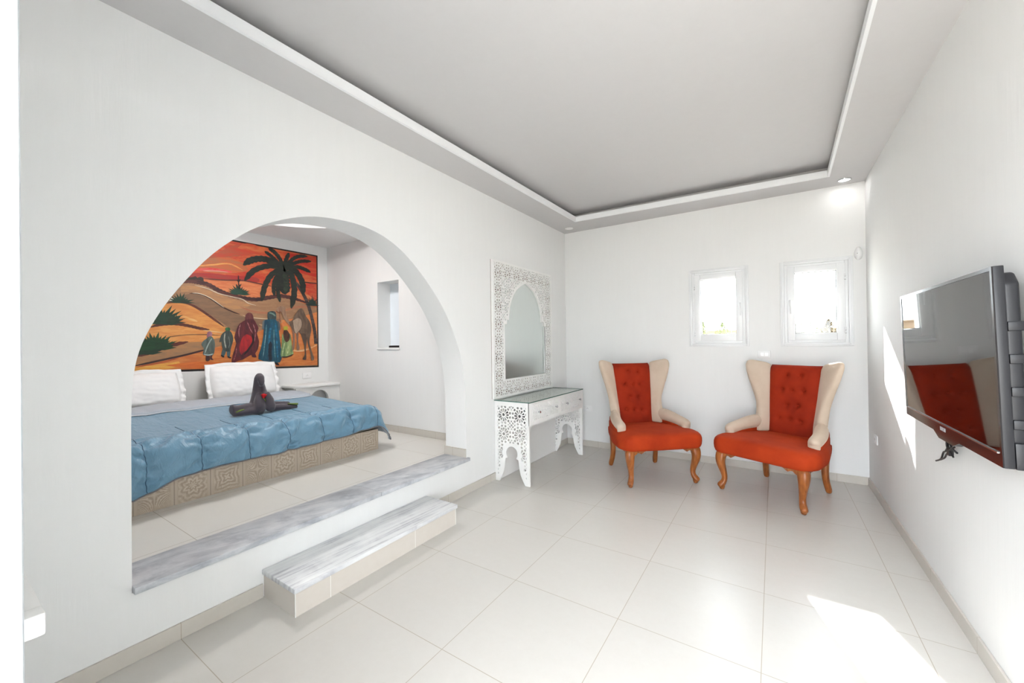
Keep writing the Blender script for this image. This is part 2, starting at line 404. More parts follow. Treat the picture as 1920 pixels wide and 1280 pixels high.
# step: tiled riser body with marble tread
st = empty('step', (0.17, -3.175, 0), 0, 'low tiled step with streaked marble tread below the arched alcove', 'step')
def at_parent(mb, p): return mb.xf(Matrix.Translation(-Vector(p.location)))
at_parent(MB().box((.001, -3.768, 0), (.322, -2.583, .123)), st).build('step_body', M_STEPT, st)
at_parent(MB().box((.001, -3.778, .123), (.336, -2.574, .150)), st).build('step_tread', M_MARB2, st, bevel=.004, smooth=40)
for g in (MB().box((.3215, -3.7695, 0), (.3235, -3.767, .123)), MB().box((.3215, -2.584, 0), (.3235, -2.5815, .123)), MB().box((.002, -3.7695, .1205), (.3235, -3.7675, .1235))):
    at_parent(g, st).build('grout_line', plain('white_grout', (246, 246, 244), .8), st)

# ------------------------------------------------------------------ windows
def window(n, v, hinge_left, label):
    x0, x1, z0, z1, gx0, gx1, gz0, gz1 = v
    r = empty('window_%d' % n, ((x0+x1)/2, 0, z0), kind='structure')
    def B(mb, name, mat, par=r, **kw):
        mb.xf(Matrix.Translation(-Vector(r.location))); return mb.build(name, mat, par, **kw)
    def fr(mb, a0, a1, b0, b1, w_, y0, y1):
        mb.box((a0, y0, b0), (a0+w_, y1, b1)); mb.box((a1-w_, y0, b0), (a1, y1, b1))
        mb.box((a0+w_, y0, b0), (a1-w_, y1, b0+w_)); mb.box((a0+w_, y0, b1-w_), (a1-w_, y1, b1)); return mb
    f = fr(MB(), x0, x1, z0, z1, .034, -.012, .002); B(fr(f, x0+.012, x1-.012, z0+.012, z1-.012, .012, -.018, -.01), 'casing', M_UPVC, bevel=.003, smooth=40)
    B(fr(MB(), x0+.034, x1-.034, z0+.034, z1-.034, .028, -.004, .06), 'window_frame', M_UPVC, bevel=.004, smooth=40)
    s_ = MB()
    a0, a1, b0, b1 = x0+.058, x1-.058, z0+.058, z1-.058
    # sash members reach from the sash edge to the pane
    for q in [((a0, -.016, b0), (gx0, .045, b1)), ((gx1, -.016, b0), (a1, .045, b1)), ((gx0, -.016, b0), (gx1, .045, gz0)), ((gx0, -.016, gz1), (gx1, .045, b1))]: s_.box(*q)
    sash = B(s_, 'sash', M_UPVC, bevel=.004, smooth=40)
    B(fr(MB(), gx0, gx1, gz0, gz1, .004, .004, .02), 'gasket', M_RUBBER)
    B(MB().box((gx0, .012, gz0), (gx1, .016, gz1)), 'pane', M_GLASS)
    hx = a0+.002 if hinge_left else a1-.002
    for zz in (z0+.15, z1-.19):
        h = MB(); h.cyl((hx, -.02, zz-.028), (hx, -.02, zz+.028), .0065, 12); h.box((hx-.008, -.017, zz-.028), (hx+.008, -.012, zz+.028))
        h2 = B(h, 'hinge', M_UPVC, smooth=40)
        B(MB().cyl((hx, -.02, zz-.031), (hx, -.02, zz-.028), .0068, 12).cyl((hx, -.02, zz-.002), (hx, -.02, zz+.0005), .0068, 12), 'hinge_pin', M_CHROME, r)
    hx = (gx1+a1)/2+.006 if hinge_left else (gx0+a0)/2-.006
    zc = (z0+z1)/2+.03
    h = MB(); h.box((hx-.013, -.026, zc-.035), (hx+.013, -.016, zc+.035))
    h.tube([(hx, -.022, zc), (hx, -.045, zc), (hx, -.052, zc-.02), (hx+(.004 if hinge_left else .004), -.05, zc-.07), (hx+.006, -.047, zc-.13)], [(.009, .009), (.010, .010), (.012, .009), (.011, .008), (.007, .006)], 12)
    B(h, 'window_handle', M_UPVC, smooth=50)
    return r
window(1, WIN[0], True, None); window(2, WIN[1], False, None)

# ------------------------------------------------------------------ patio door at the left of the camera
d = empty('door_1', (.85, -4.79, 0), kind='structure')
def D(mb, name, mat, par=d, **kw):
    mb.xf(Matrix.Translation(-Vector(d.location))); return mb.build(name, mat, par, **kw)
fr = MB(); dx0, dx1 = .10, 1.880
for q in [((dx0, -4.812, .01), (dx0+.07, -4.768, 2.44)), ((dx1-.07, -4.812, .01), (dx1, -4.768, 2.44)), ((dx0+.07, -4.812, .01), (dx1-.07, -4.768, .09)), ((dx0+.07, -4.812, 2.37), (dx1-.07, -4.768, 2.44))]: fr.box(*q)
M_DOOR = plain('door_coating', (196, 204, 208), .35)
D(fr, 'door_leaf_frame', M_DOOR, bevel=.004, smooth=40)
D(MB().box((dx0+.07, -4.800, .09), (dx1-.07, -4.778, 2.37)), 'door_panel', M_DOOR)
hd = MB().box((1.482, -4.7690, .93), (1.532, -4.7640, 1.06))
hd.box((1.497, -4.766, .980), (1.525, -4.7155, 1.010)).box((1.352, -4.7320, .980), (1.4975, -4.7155, 1.010))
D(hd, 'door_handle', M_WHITE, bevel=.003, smooth=40)
# ------------------------------------------------------------------ carved boards: rosette holes
def rosette_holes(cx, cz, P):
    R = P/2; H_ = []
    def put(pts, th):
        c_, s_ = math.cos(th), math.sin(th); return [(cx+R*(a*c_-b*s_), cz+R*(a*s_+b*c_)) for a, b in pts]
    H_.append([(cx+R*.17*math.cos(t), cz+R*.17*math.sin(t)) for t in [2*PI*i/12 for i in range(12)]])
    for i in range(12):
        th = 2*PI*i/12
        H_.append(put([(.27, -.034), (.58, -.112), (.64, -.085), (.675, 0), (.64, .085), (.58, .112), (.27, .034)], th))
        H_.append(put([(.70, 0), (.80, -.125), (.90, -.135), (.965, 0), (.90, .135), (.80, .125)], th+PI/12))
    for sx in (-1, 1):
        for sz in (-1, 1):
            th = math.atan2(sz, sx)
            H_.append(put([(1.03, 0), (1.12, -.12), (1.20, -.10), (1.26, 0), (1.20, .10), (1.12, .12)], th))
            for s in (-1, 1): H_.append(put([(.98, .33*s), (1.12, .19*s), (1.20, .23*s), (1.07, .31*s)] if s > 0 else [(.98, -.33), (1.07, -.31), (1.20, -.23), (1.12, -.19)], th))
    return H_
def corner_hole(cx, cz, P):
    r = P*.06; return [(cx+r*math.cos(t), cz+r*math.sin(t)) for t in [2*PI*i/8 for i in range(8)]]
def inside(p, poly):
    x, y = p; c = False; n = len(poly)
    for i in range(n):
        x0, y0 = poly[i]; x1, y1 = poly[i-1]
        if (y0 > y) != (y1 > y) and x < (x1-x0)*(y-y0)/(y1-y0)+x0: c = not c
    return c
def dist_poly(p, poly):
    best = 9; px, py = p
    for i in range(len(poly)):
        x0, y0 = poly[i-1]; x1, y1 = poly[i]; dx, dy = x1-x0, y1-y0; L = dx*dx+dy*dy
        t = 0 if L == 0 else max(0, min(1, ((px-x0)*dx+(py-y0)*dy)/L))
        best = min(best, math.hypot(px-x0-t*dx, py-y0-t*dy))
    return best
def lattice(x0, x1, z0, z1, P, ox, oz, keep_outside=(), gap=.02):
    hs = []
    i0 = int((x0-ox)/P)-2; i1 = int((x1-ox)/P)+2; j0 = int((z0-oz)/P)-2; j1 = int((z1-oz)/P)+2
    for i in range(i0, i1+1):
        for j in range(j0, j1+1):
            hs += rosette_holes(ox+i*P, oz+j*P, P); hs.append(corner_hole(ox+(i+.5)*P, oz+(j+.5)*P, P))
    out = []
    for h in hs:
        if all(x0 <= a <= x1 and z0 <= b <= z1 for a, b in h):
            if all((not inside(p, k)) and dist_poly(p, k) > gap for k in keep_outside for p in h): out.append(h)
        else:   # cut the hole at the border of the field when enough of it is left
            q = [(min(max(a, x0), x1), min(max(b, z0), z1)) for a, b in h]
            w_ = max(a for a, b in q)-min(a for a, b in q); h_ = max(b for a, b in q)-min(b for a, b in q)
            if w_ > P*.03 and h_ > P*.03 and all((not inside(p, k)) and dist_poly(p, k) > gap for k in keep_outside for p in q):
                r = []
                for p in q:
                    if not r or math.hypot(p[0]-r[-1][0], p[1]-r[-1][1]) > 1e-5: r.append(p)
                ar = sum(r[k-1][0]*r[k][1]-r[k][0]*r[k-1][1] for k in range(len(r)))/2
                if len(r) > 3 and abs(ar) > P*P*.0012: out.append(r)
    return out
def rel(o_pos, M): return Matrix.Translation(-Vector(o_pos)) @ M

# mirror
MP = (0, -1.07, .806)
mir = empty('wall_mirror', MP, 0, 'tall white carved rosette frame mirror with a pointed arch opening above the dressing table', 'mirror')
my0, my1, mz0, mz1 = -1.682, -.462, .806, 2.192
half = [(.427, .985), (.427, 1.552), (.385, 1.552), (.385, 1.600), (.348, 1.600), (.343, 1.66), (.326, 1.73), (.297, 1.80), (.252, 1.87), (.19, 1.93), (.11, 1.978), (.05, 2.002), (0, 2.022)]
mc = -1.062
opening = [(mc-a, b) for a, b in half]+[(mc+a, b) for a, b in reversed(half[:-1])]
mh = lattice(my0+.022, my1-.022, mz0+.022, mz1-.022, .173, my0+.090, mz1-.125, (opening,), .013)
curve_panel('carved_frame', [(my0, mz0), (my1, mz0), (my1, mz1), (my0, mz1)], [opening]+mh, .008, rel(MP, MX(.026)), M_WHITE, mir)
def P_(mb, pos): return mb.xf(Matrix.Translation(-Vector(pos)))
P_(MB().box((.001, my0, mz0), (.006, my1, mz1)), MP).build('backing_board', plain('shade_brown_board', (152, 136, 126), .8), mir)  # brown colour stands in for shade behind the lattice holes
fr = MB()
for q in [((.006, my0, mz0), (.022, my0+.012, mz1)), ((.006, my1-.012, mz0), (.022, my1, mz1)), ((.006, my0+.012, mz0), (.022, my1-.012, mz0+.012)), ((.006, my0+.012, mz1-.012), (.022, my1-.012, mz1))]: fr.box(*q)
P_(fr, MP).build('frame_edge', M_WHITE, mir)
P_(MB().box((.006, mc-.45, .965), (.014, mc+.45, 2.04)), MP).build('mirror_glass', M_MIRROR, mir)
# raised lip round the opening
lp = MB(); n = len(opening); off = []
for i, (a, b) in enumerate(opening): off.append((mc+(a-mc)*1.035, 1.5+(b-1.5)*1.022))
vs = [(.014, a, b) for a, b in opening]+[(.0335, a, b) for a, b in opening]+[(.014, a, b) for a, b in off]+[(.0335, a, b) for a, b in off]
fs = []
for i in range(n):
    j = (i+1) % n
    fs += [(i, j, n+j, n+i), (2*n+j, 2*n+i, 3*n+i, 3*n+j), (n+i, n+j, 3*n+j, 3*n+i), (j, i, 2*n+i, 2*n+j)]
P_(lp.add(vs, fs), MP).build('opening_rim', M_WHITE, mir)

# dressing table
VP = (0, -1.03, 0)
van = empty('dressing_table', VP, 0, 'white dressing table with pierced star panels, glass top and two knobbed drawers', 'table')
def leg_outline():
    h = [(.150, 0), (.142, .012), (.122, .045), (.098, .095), (.086, .15), (.079, .205), (.074, .232), (.052, .240)]
    c0 = .288; r = .066
    arc = [(r*math.cos(t), c0+r*math.sin(t)) for t in [math.radians(a) for a in (-38, -15, 8, 30, 50, 70, 90)]]
    R_ = h+arc
    right = [(.205+a, b) for a, b in R_]; left = [(.205-a, b) for a, b in reversed(R_[:-1])]
    cut = right+left       # from right foot up over and down to left foot
    return cut
cut = leg_outline()
outer = [(.004, 0)]+list(reversed(cut))+[(.406, 0), (.406, .785), (.004, .785)]
lh = lattice(.040, .372, .03, .745, .187, .112, .655, (cut,), .030)
lh = [h for h in lh if not (min(b for a, b in h) < .10 and any(abs(a-.205) > .155 and False for a, b in h))]
for y in (-1.637, -.418):
    curve_panel('side_panel', outer, lh, .016, rel(VP, MY(y)), M_WHITE, van)
P_(MB().box((.028, -1.629, .003), (.040, -.426, .769)), VP).build('back_panel', M_WHITE, van)
P_(MB().box((.004, -1.629, .770), (.390, -.426, .785)), VP).build('table_top', M_WHITE, van)
P_(MB().box((.03, -1.629, .575), (.398, -.426, .583)), VP).build('drawer_box', M_WHITE, van)
P_(MB().box((.372, -1.620, .584), (.380, -.430, .769)), VP).build('drawer_liner', plain('shaded_drawer_board', (112, 98, 90), .8), van)  # board coloured dark so the drawer holes look shaded
# face frame of the drawer row
ff = MB()
for q in [((.398, -1.645, .570), (.410, -1.590, .785)), ((.398, -.465, .570), (.410, -.410, .785)), ((.398, -1.590, .570), (.410, -.465, .598)), ((.398, -1.590, .772), (.410, -.465, .785)), ((.398, -1.035, .598), (.410, -1.015, .772))]: ff.box(*q)
P_(ff, VP).build('face_frame', M_WHITE, van)
for (a0, a1, ks) in ((-1.588, -1.037, (-1.476, -1.117)), (-1.013, -.467, (-.862, -.520))):
    dh = lattice(a0+.012, a1-.012, .610, .760, .112, a0+.055, .6855, (), 0)
    dr = curve_panel('drawer', rect(a0, a1, .599, .771), dh, .010, rel(VP, MX(.407)), M_WHITE, van)
    for ky in ks:
        k_ = MB().tube([(.411, ky, .682), (.425, ky, .682), (.431, ky, .682), (.436, ky, .682)], [.006, .006, .013, .010], 14)
        P_(k_, VP).build('knob', M_CHROME, dr, smooth=50)
gt = P_(MB().box((.002, -1.648, .786), (.414, -.404, .7945)), VP).build('glass_top', M_GLTOP, van)
ge = MB()
for q in [((.4140, -1.648, .786), (.4150, -.404, .7945)), ((.002, -1.6495, .786), (.415, -1.648, .7945)), ((.002, -.404, .786), (.415, -.403, .7945))]: ge.box(*q)
P_(ge, VP).build('glass_edge', M_GLEDGE, gt)

# ------------------------------------------------------------------ wing chairs
BUT = [(-.055, 1.02), (.062, 1.02), (-.092, .885), (-.005, .885), (.085, .885), (-.045, .745), (.045, .745), (-.10, .62), (-.01, .615), (.075, .61)]
def back_y(z): return .235+(z-.45)*.155       # front surface of the backrest
def wing_chair(loc, rz, label):
    r = empty('wing_chair', loc, rz, label, 'chair', 'orange and cream wing chairs by the back wall')
    # seat: rounded trapezoid cushion
    def rounded(pts, rad, k=7):
        out = []
        for q in range(len(pts)):
            a, b, c_ = Vector(pts[q-1]), Vector(pts[q]), Vector(pts[(q+1) % len(pts)])
            p0 = b+(a-b).normalized()*rad; p1 = b+(c_-b).normalized()*rad
            for t_ in range(k+1):
                t_ /= k; out.append(p0*(1-t_)**2+b*2*t_*(1-t_)+p1*t_*t_)
        return out
    base_ = rounded([(-.368, -.395), (.368, -.395), (.425, -.275), (.400, -.05), (.290, .320), (-.290, .320), (-.400, -.05), (-.425, -.275)], .055)
    base2 = []
    for q in range(len(base_)):
        a, b = base_[q], base_[(q+1) % len(base_)]; n_ = max(1, int((b-a).length/.03))
        base2 += [a+(b-a)*t_/n_ for t_ in range(n_)]
    N = len(base2); cen = Vector((0, -.04)); vs = []; fs = []
    lay = [(.342, .045), (.345, .022), (.356, .010), (.378, .003), (.410, 0), (.438, .001), (.458, .006), (.473, .018), (.484, .038), (.491, .070), (.495, .12), (.499, .19), (.502, .27), (.503, .33)]
    for z, ins in lay:
        for b in base2:
            d_ = b-cen; q = b-d_.normalized()*ins*(d_.length/.40)
            zz = z+.008*max(0, 1-(q.x/.39)**2)*(z > .45)-(.022*(q.y+.1)/.4 if z > .45 and q.y > -.1 else 0)
            vs.append((q.x, q.y-.010*(1-(q.x/.39)**2)*(q.y < -.3), zz))
    for k in range(len(lay)-1):
        for q in range(N): fs.append((k*N+q, k*N+(q+1) % N, (k+1)*N+(q+1) % N, (k+1)*N+q))
    fs += [tuple(range(N))[::-1], tuple(range((len(lay)-1)*N, len(lay)*N))]
    MB().add(vs, fs).build('seat', M_RUST, r, smooth=True)
    # tufted backrest
    nx, nz = 40, 66; vs = []; fs = []
    W2 = .205; z0, z1 = .43, 1.115; T = .13
    def bx_(u, z): return u*(W2+.004*math.sin((z-.5)*4))
    for j in range(nz+1):
        z = z0+(z1-z0)*j/nz
        for i in range(nx+1):
            u = -1+2*i/nx; x = bx_(u, z)
            y = back_y(z)-.034*(1-abs(u)**5)
            y += .03*max(0, (z-1.07)/.045)**2
            for bx, bz in BUT:
                dd = math.hypot(x-bx, z-bz); y += .020*math.exp(-(dd/.016)**2)+.016*math.exp(-(dd/.042)**2)
            vs.append((x, y, z))
    nf = len(vs)
    for j in range(nz+1):
        z = z0+(z1-z0)*j/nz
        for i in range(nx+1):
            u = -1+2*i/nx
            vs.append((bx_(u, z), back_y(z)+T-.03*max(0, (z-1.04)/.075)**2, z-.012*(j == nz)))
    for s in (0, 1):
        for j in range(nz):
            for i in range(nx):
                q = [s*nf+j*(nx+1)+i, s*nf+j*(nx+1)+i+1, s*nf+(j+1)*(nx+1)+i+1, s*nf+(j+1)*(nx+1)+i]
                fs.append(tuple(q[::-1]) if s else tuple(q))
    for j in range(nz):
        for i in (0, nx): 
            q = [j*(nx+1)+i, (j+1)*(nx+1)+i, nf+(j+1)*(nx+1)+i, nf+j*(nx+1)+i]; fs.append(tuple(q))
    for i in range(nx):
        for j in (0, nz):
            q = [j*(nx+1)+i, j*(nx+1)+i+1, nf+j*(nx+1)+i+1, nf+j*(nx+1)+i]; fs.append(tuple(q))
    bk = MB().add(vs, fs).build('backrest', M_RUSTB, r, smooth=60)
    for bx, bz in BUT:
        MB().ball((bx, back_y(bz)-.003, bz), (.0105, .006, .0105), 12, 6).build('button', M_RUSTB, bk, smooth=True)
    for s in (-1, 1):
        # wing: lofted capsule sections
        secs = []
        tab = [ # z, inner x, width, forward angle, half thickness
            (.48, .195, .15, 58, .046), (.56, .195, .15, 56, .048), (.62, .197, .138, 54, .048), (.68, .200, .128, 51, .047), (.75, .202, .132, 48, .045),
            (.82, .204, .152, 45, .044), (.89, .205, .175, 42, .043), (.96, .206, .200, 39, .042), (1.03, .207, .222, 36, .040),
            (1.08, .208, .232, 34, .040), (1.105, .210, .228, 33, .038), (1.128, .214, .212, 32, .034), (1.143, .224, .184, 32, .027), (1.152, .240, .145, 32, .017), (1.156, .262, .09, 32, .007)]
        tab = catmull(tab, 3)
        N = 22; vs = []; fs = []
        for (z, xi, w_, ang, ht) in tab:
            ang = math.radians(ang); dx, dy = math.cos(ang), -math.sin(ang); nx_, ny_ = -dy, dx
            x0 = xi-.004; y0 = back_y(z)+.035-.0
            if z > 1.12: x0 = xi; y0 = back_y(1.115)+.035-(xi-.21)*math.tan(ang)
            L = w_
            w0 = .05*max(0, min(1, (z-.95)/.15))
            for k in range(N):
                th = 2*PI*k/N; cc, ss = math.cos(th), math.sin(th)
                a = L/2+(L/2)*math.copysign(abs(cc)**.62, cc); bth = ht*math.copysign(abs(ss)**.75, ss)*(1-.15*(1-a/L))
                zz = z+w0*((x0-.205+a)/.232-.62)
                vs.append((s*(x0+dx*a+nx_*bth), y0+dy*a+ny_*bth, zz))
        for i in range(len(tab)-1):
            for k in range(N):
                fs.append((i*N+k, i*N+(k+1) % N, (i+1)*N+(k+1) % N, (i+1)*N+k))
        fs += [tuple(range(N)), tuple(range((len(tab)-1)*N, len(tab)*N))]
        MB().add(vs, fs).build('wing', M_CREAM, r, smooth=True, sub=1)
        # arm roll
        a = MB().tube([(s*.250, .225, .575), (s*.270, .16, .575), (s*.297, .08, .566), (s*.317, 0, .552), (s*.330, -.08, .541), (s*.337, -.14, .534), (s*.340, -.172, .528), (s*.340, -.190, .520), (s*.340, -.197, .514)],
                      [(.035, .055), (.052, .066), (.053, .062), (.051, .056), (.049, .051), (.049, .050), (.046, .046), (.034, .036), (.012, .014)], 20)
        a.tube([(s*.338, -.155, .555), (s*.339, -.168, .53), (s*.339, -.168, .49), (s*.339, -.165, .455)], [(.040, .030), (.046, .032), (.044, .030), (.030, .02)], 16)
        a.build('armrest', M_CREAM, r, smooth=True, sub=1)
        # upholstered outer side below the arm
        pts = []; N = 14; vs = []; fs = []
        prof_ = [(.285, .29, .58), (.322, .17, .585), (.345, .06, .560), (.362, -.05, .530), (.372, -.12, .51), (.375, -.155, .49)]
        for k, (x, y, zt) in enumerate(prof_):
            zb = .345+.03*(k == 0)
            for q in range(6):
                f = q/5; z = zb+(zt-zb)*f
                bul = .012*math.sin(PI*f)
                vs.append((s*(x-.012+bul+.014*f-.018*(1-f)), y, z))
            for q in range(5, -1, -1):
                f = q/5; z = zb+(zt-zb)*f; vs.append((s*(x-.075), y, z))
        for i in range(len(prof_)-1):
            for k in range(12): fs.append((i*12+k, i*12+(k+1) % 12, (i+1)*12+(k+1) % 12, (i+1)*12+k))
        fs += [tuple(range(12)), tuple(range(60, 72))]
        MB().add(vs, fs).build('side_panel', M_RUST, r, smooth=50, sub=1)
    # back frame covered in cloth between the legs
    MB().box((-.27, .27, .345), (.27, .345, .50)).build('back_rail', M_RUST, r, bevel=.012, smooth=40)
    # carved wooden apron in front with scallops at both ends
    def apron(pts, a, b, M_=None):
        mb = MB().prism(pts, 'y', a, b)
        if M_: mb.xf(M_)
        return mb
    for s in (-1, 1):
        sc = [(.355, .352), (.355, .300), (.318, .296), (.285, .305), (.262, .325), (.245, .322), (.228, .312), (.212, .322), (.196, .334), (.165, .346), (.10, .352)]
        apron([(s*x, z) for x, z in sc], -.362, -.335).build('apron_scroll', M_WOOD, r, bevel=.003)
        sc2 = [(-.36, .352), (-.36, .300), (-.325, .296), (-.295, .306), (-.27, .324), (-.25, .320), (-.23, .328), (-.205, .346), (-.16, .352)]
        MB().prism([(y, z) for y, z in sc2], 'x', s*.33, s*.357).build('apron_scroll', M_WOOD, r, bevel=.003)
    MB().box((-.345, -.350, .338), (.345, -.30, .352)).build('seat_rail', M_WOOD, r, bevel=.003)
    nl = MB()
    for i in range(58):
        x = -.345+i*.69/57; nl.ball((x, -.3655, .3515), (.0042, .003, .0042), 6, 4)
    for s in (-1, 1):
        for i in range(16): nl.ball((s*.361, -.355+i*.012, .3515), (.003, .0042, .0042), 6, 4)
    nl.build('nail_trim', M_BRASS, r, smooth=True)
    for s in (-1, 1):
        MB().tube([(s*.322, -.322, .350), (s*.330, -.334, .315), (s*.334, -.342, .275), (s*.330, -.338, .23), (s*.318, -.322, .17), (s*.310, -.312, .12), (s*.312, -.316, .080), (s*.325, -.334, .050), (s*.339, -.352, .034), (s*.345, -.358, .027)],
                  [.042, .044, .040, .034, .0265, .0225, .0225, .027, .026, .012], 16, up=(0, 1, 0), sq=.72).tube([(s*.322, -.330, .05), (s*.326, -.335, .028), (s*.328, -.337, 0)], [.024, .023, .019], 12, sq=.8).build('front_leg', M_WOOD, r, smooth=True, sub=1)
        MB().tube([(s*.245, .300, .360), (s*.245, .296, .30), (s*.244, .288, .23), (s*.245, .288, .16), (s*.249, .302, .09), (s*.256, .325, .035), (s*.258, .333, .0)],
                  [.032, .030, .028, .026, .024, .025, .021], 14, up=(0, 1, 0), sq=.7).build('rear_leg', M_WOOD, r, smooth=True, sub=1)
    return r
wing_chair((1.243, -.715, 0), math.radians(41.3), 'orange velvet wing chair standing nearer the dressing table, under the left window')
wing_chair((2.372, -.62, 0), math.radians(-24.6), 'orange velvet wing chair standing nearer the television, under the right window')

# ------------------------------------------------------------------ television
TVP = (2.985, -2.252, 1.25)
tv = empty('television', TVP, 0, 'flat black television mounted on the right wall, tilted slightly down', 'television')
tv.rotation_euler = (0, math.radians(-1.6), math.radians(-.1))
M_TVB = plain('gloss_black_bezel', (30, 26, 27), .12); M_TVG = plain('dark_grey_housing', (31, 31, 35), .45)
t = NT('black_screen'); t.base(s2l((14, 12, 13))); t.set(Roughness=.03, IOR=1.55); M_SCR = t.m
W_, z0, z1 = .576, -.345, .350
# bezel with the bulge below the middle (profile in y,z)
bot = [(-W_, z0+.015), (-.20, z0+.013), (-.13, z0-.012), (.05, z0-.014), (.12, z0+.012), (W_, z0+.015)]
b = MB().prism([(-W_, z1)]+bot+[(W_, z1)], 'x', 0, .026); b.build('bezel', M_TVG, tv, bevel=.003, smooth=40)
MB().prism([(-W_+.002, z0+.062)]+[(y*.997, z+.001) for y, z in bot]+[(W_-.002, z0+.062)], 'x', -.0022, .001).build('lower_bezel', M_TVB, tv)
bz = MB(); bz.box((-.003, -W_+.001, z0+.06), (.002, -W_+.016, z1-.001)).box((-.003, W_-.014, z0+.06), (.002, W_-.001, z1-.001)).box((-.003, -W_+.016, z1-.014), (.002, W_-.014, z1-.001))
bz.build('screen_border', M_TVB, tv)
MB().box((-.0005, -W_+.016, z0+.062), (.002, W_-.014, z1-.014)).build('screen', M_SCR, tv)
MB().box((-.0055, -W_+.03, z0+.058), (.001, W_-.02, z0+.063)).build('chrome_strip', M_CHROME, tv)
lg = MB()      # small blurred silver lettering under the screen
for k, (y, w1) in enumerate([(-.045, .010), (-.031, .010), (-.017, .010), (-.003, .010), (.011, .010)]):
    if k in (0, 4): lg.box((-.0035, y, z0+.030), (-.002, y+.008, z0+.046))
    elif k == 1: lg.box((-.0035, y, z0+.030), (-.002, y+.008, z0+.033)).box((-.0035, y, z0+.030), (-.002, y+.003, z0+.046)).box((-.0035, y, z0+.043), (-.002, y+.008, z0+.046))
    else: lg.box((-.0035, y, z0+.030), (-.002, y+.003, z0+.046)).box((-.0035, y+.006, z0+.030), (-.002, y+.009, z0+.046)).box((-.0035, y, z0+.043), (-.002, y+.008, z0+.046)).box((-.0035, y, z0+.030), (-.002, y+.008, z0+.033))
lg.build('maker_lettering', plain('silver_print', (170, 168, 172), .4), tv)
h = MB().prism([(-W_+.02, z0+.02), (W_-.02, z0+.02), (W_-.02, z1-.06), (W_-.05, z1-.02), (-W_+.05, z1-.02), (-W_+.02, z1-.06)], 'x', .026, .066)
hs = h.build('rear_housing', M_TVG, tv, bevel=.010, seg=3, smooth=40)
for zz in (.145, .035, -.075, -.185):
    for s in (-1, 1): MB().box((.03, s*(W_-.010), zz-.016), (.072, s*(W_-.05), zz+.016)).build('housing_rib', M_TVG, hs, bevel=.004, smooth=40)
MB().box((.028, -W_+.002, z0+.012), (.064, -W_+.20, z0+.10)).build('speaker_box', M_TVG, hs, bevel=.004, smooth=40)

MB().box((.066, -.2, -.15), (.085, .2, .15)).build('wall_bracket', M_BLACK, tv)
cab = MB()
cpts = [(3.05, -2.076, .90), (3.055, -2.076, .839), (3.06, -2.03, .80), (3.06, -1.995, .783), (3.062, -1.951, .74), (3.062, -1.877, .711)]
def sm(P, k=6): return [Vector(p) for p in catmull(P, k)]
cab.tube(sm(cpts), .0042, 8)
cab.tube(sm([(3.055, -2.13, .90), (3.055, -2.127, .85), (3.05, -2.12, .815), (3.055, -2.104, .800), (3.058, -2.05, .788), (3.06, -2.01, .76), (3.06, -1.951, .735)]), .0040, 8)
cab.tube(sm([(3.05, -2.09, .90), (3.045, -2.10, .84), (3.05, -2.125, .815), (3.055, -2.145, .795)]), .0040, 8)
cab.tube(sm([(3.05, -2.177, .85), (3.048, -2.14, .83), (3.05, -2.11, .82), (3.052, -2.08, .845), (3.05, -2.10, .86), (3.052, -2.15, .835), (3.055, -2.19, .826)]), .0045, 8)
cab.box((3.045, -2.125, .795), (3.062, -2.095, .835))
tag(cab.build('cable', M_BLACK, smooth=50), 'bundled black cable hanging down the wall below the television', 'cable')

# ------------------------------------------------------------------ switches, sockets, sensor, downlights
def plate_y(x0, x1, z0, z1, name, label, cat, kind, group=None):
    c = ((x0+x1)/2, -.0, (z0+z1)/2); r = empty(name, c, 0, label, cat, group)
    P_(MB().box((x0, -.009, z0), (x1, 0, z1)), c).build('cover_plate', M_PLAST, r, bevel=.003, smooth=40)
    return r, c
r, c = plate_y(2.208, 2.322, 1.168, 1.244, 'light_switch', 'white double light switch on the back wall between the windows, above the chair back', 'switch', 0)
P_(MB().box((2.234, -.014, 1.185), (2.262, -.008, 1.227)), c).build('rocker', plain('bright_rocker', (252, 252, 252), .25), r, bevel=.002)
P_(MB().box((2.272, -.012, 1.185), (2.304, -.008, 1.227)), c).build('rocker', M_PLAST, r, bevel=.002)
M_HOLE = plain('socket_hole', (90, 84, 80), .8)
def socket(c, axis, label):
    r = empty('wall_socket', c, 0, label, 'socket', 'white wall sockets')
    M_ = {'y': Matrix.Identity(4), 'x-': Matrix.Rotation(math.radians(-90), 4, 'Z'), 'x+': Matrix.Rotation(math.radians(90), 4, 'Z')}[axis]
    r.rotation_euler = (0, 0, {'y': 0, 'x-': -PI/2, 'x+': PI/2}[axis])
    MB().box((-.058, -.009, -.038), (.058, 0, .038)).build('cover_plate', M_PLAST, r, bevel=.003, smooth=40)
    MB().cyl((0, -.0115, 0), (0, -.008, 0), .021, 20).build('socket_face', M_PLAST, r, smooth=40)
    MB().cyl((-.009, -.0121, 0), (-.009, -.010, 0), .0028, 10).cyl((.009, -.0121, 0), (.009, -.010, 0), .0028, 10).cyl((0, -.0121, .010), (0, -.010, .010), .0028, 10).build('pin_hole', M_HOLE, r)
    return r
socket((.30, 0, .487), 'y', 'white wall socket low on the back wall just right of the dressing table')
socket((XR, -.325, .493), 'x-', 'white wall socket low on the right wall below the sun patch')
socket((XM, -1.985, .965), 'x+', 'white wall socket under the painting beside the bed, above the plaster shelf')
sv = MB(); prof = []
vs = []; fs = []; N = 20; K = 10
for k in range(K+1):
    ph = PI/2*k/K; dp = .042*math.sin(ph) ; 
    for j in range(N):
        th = 2*PI*j/N; rr = math.cos(ph)
        sx = .033*(1-.22*max(0, math.sin(th))); vs.append((sx*math.cos(th)*rr, -dp, .062*math.sin(th)*rr))
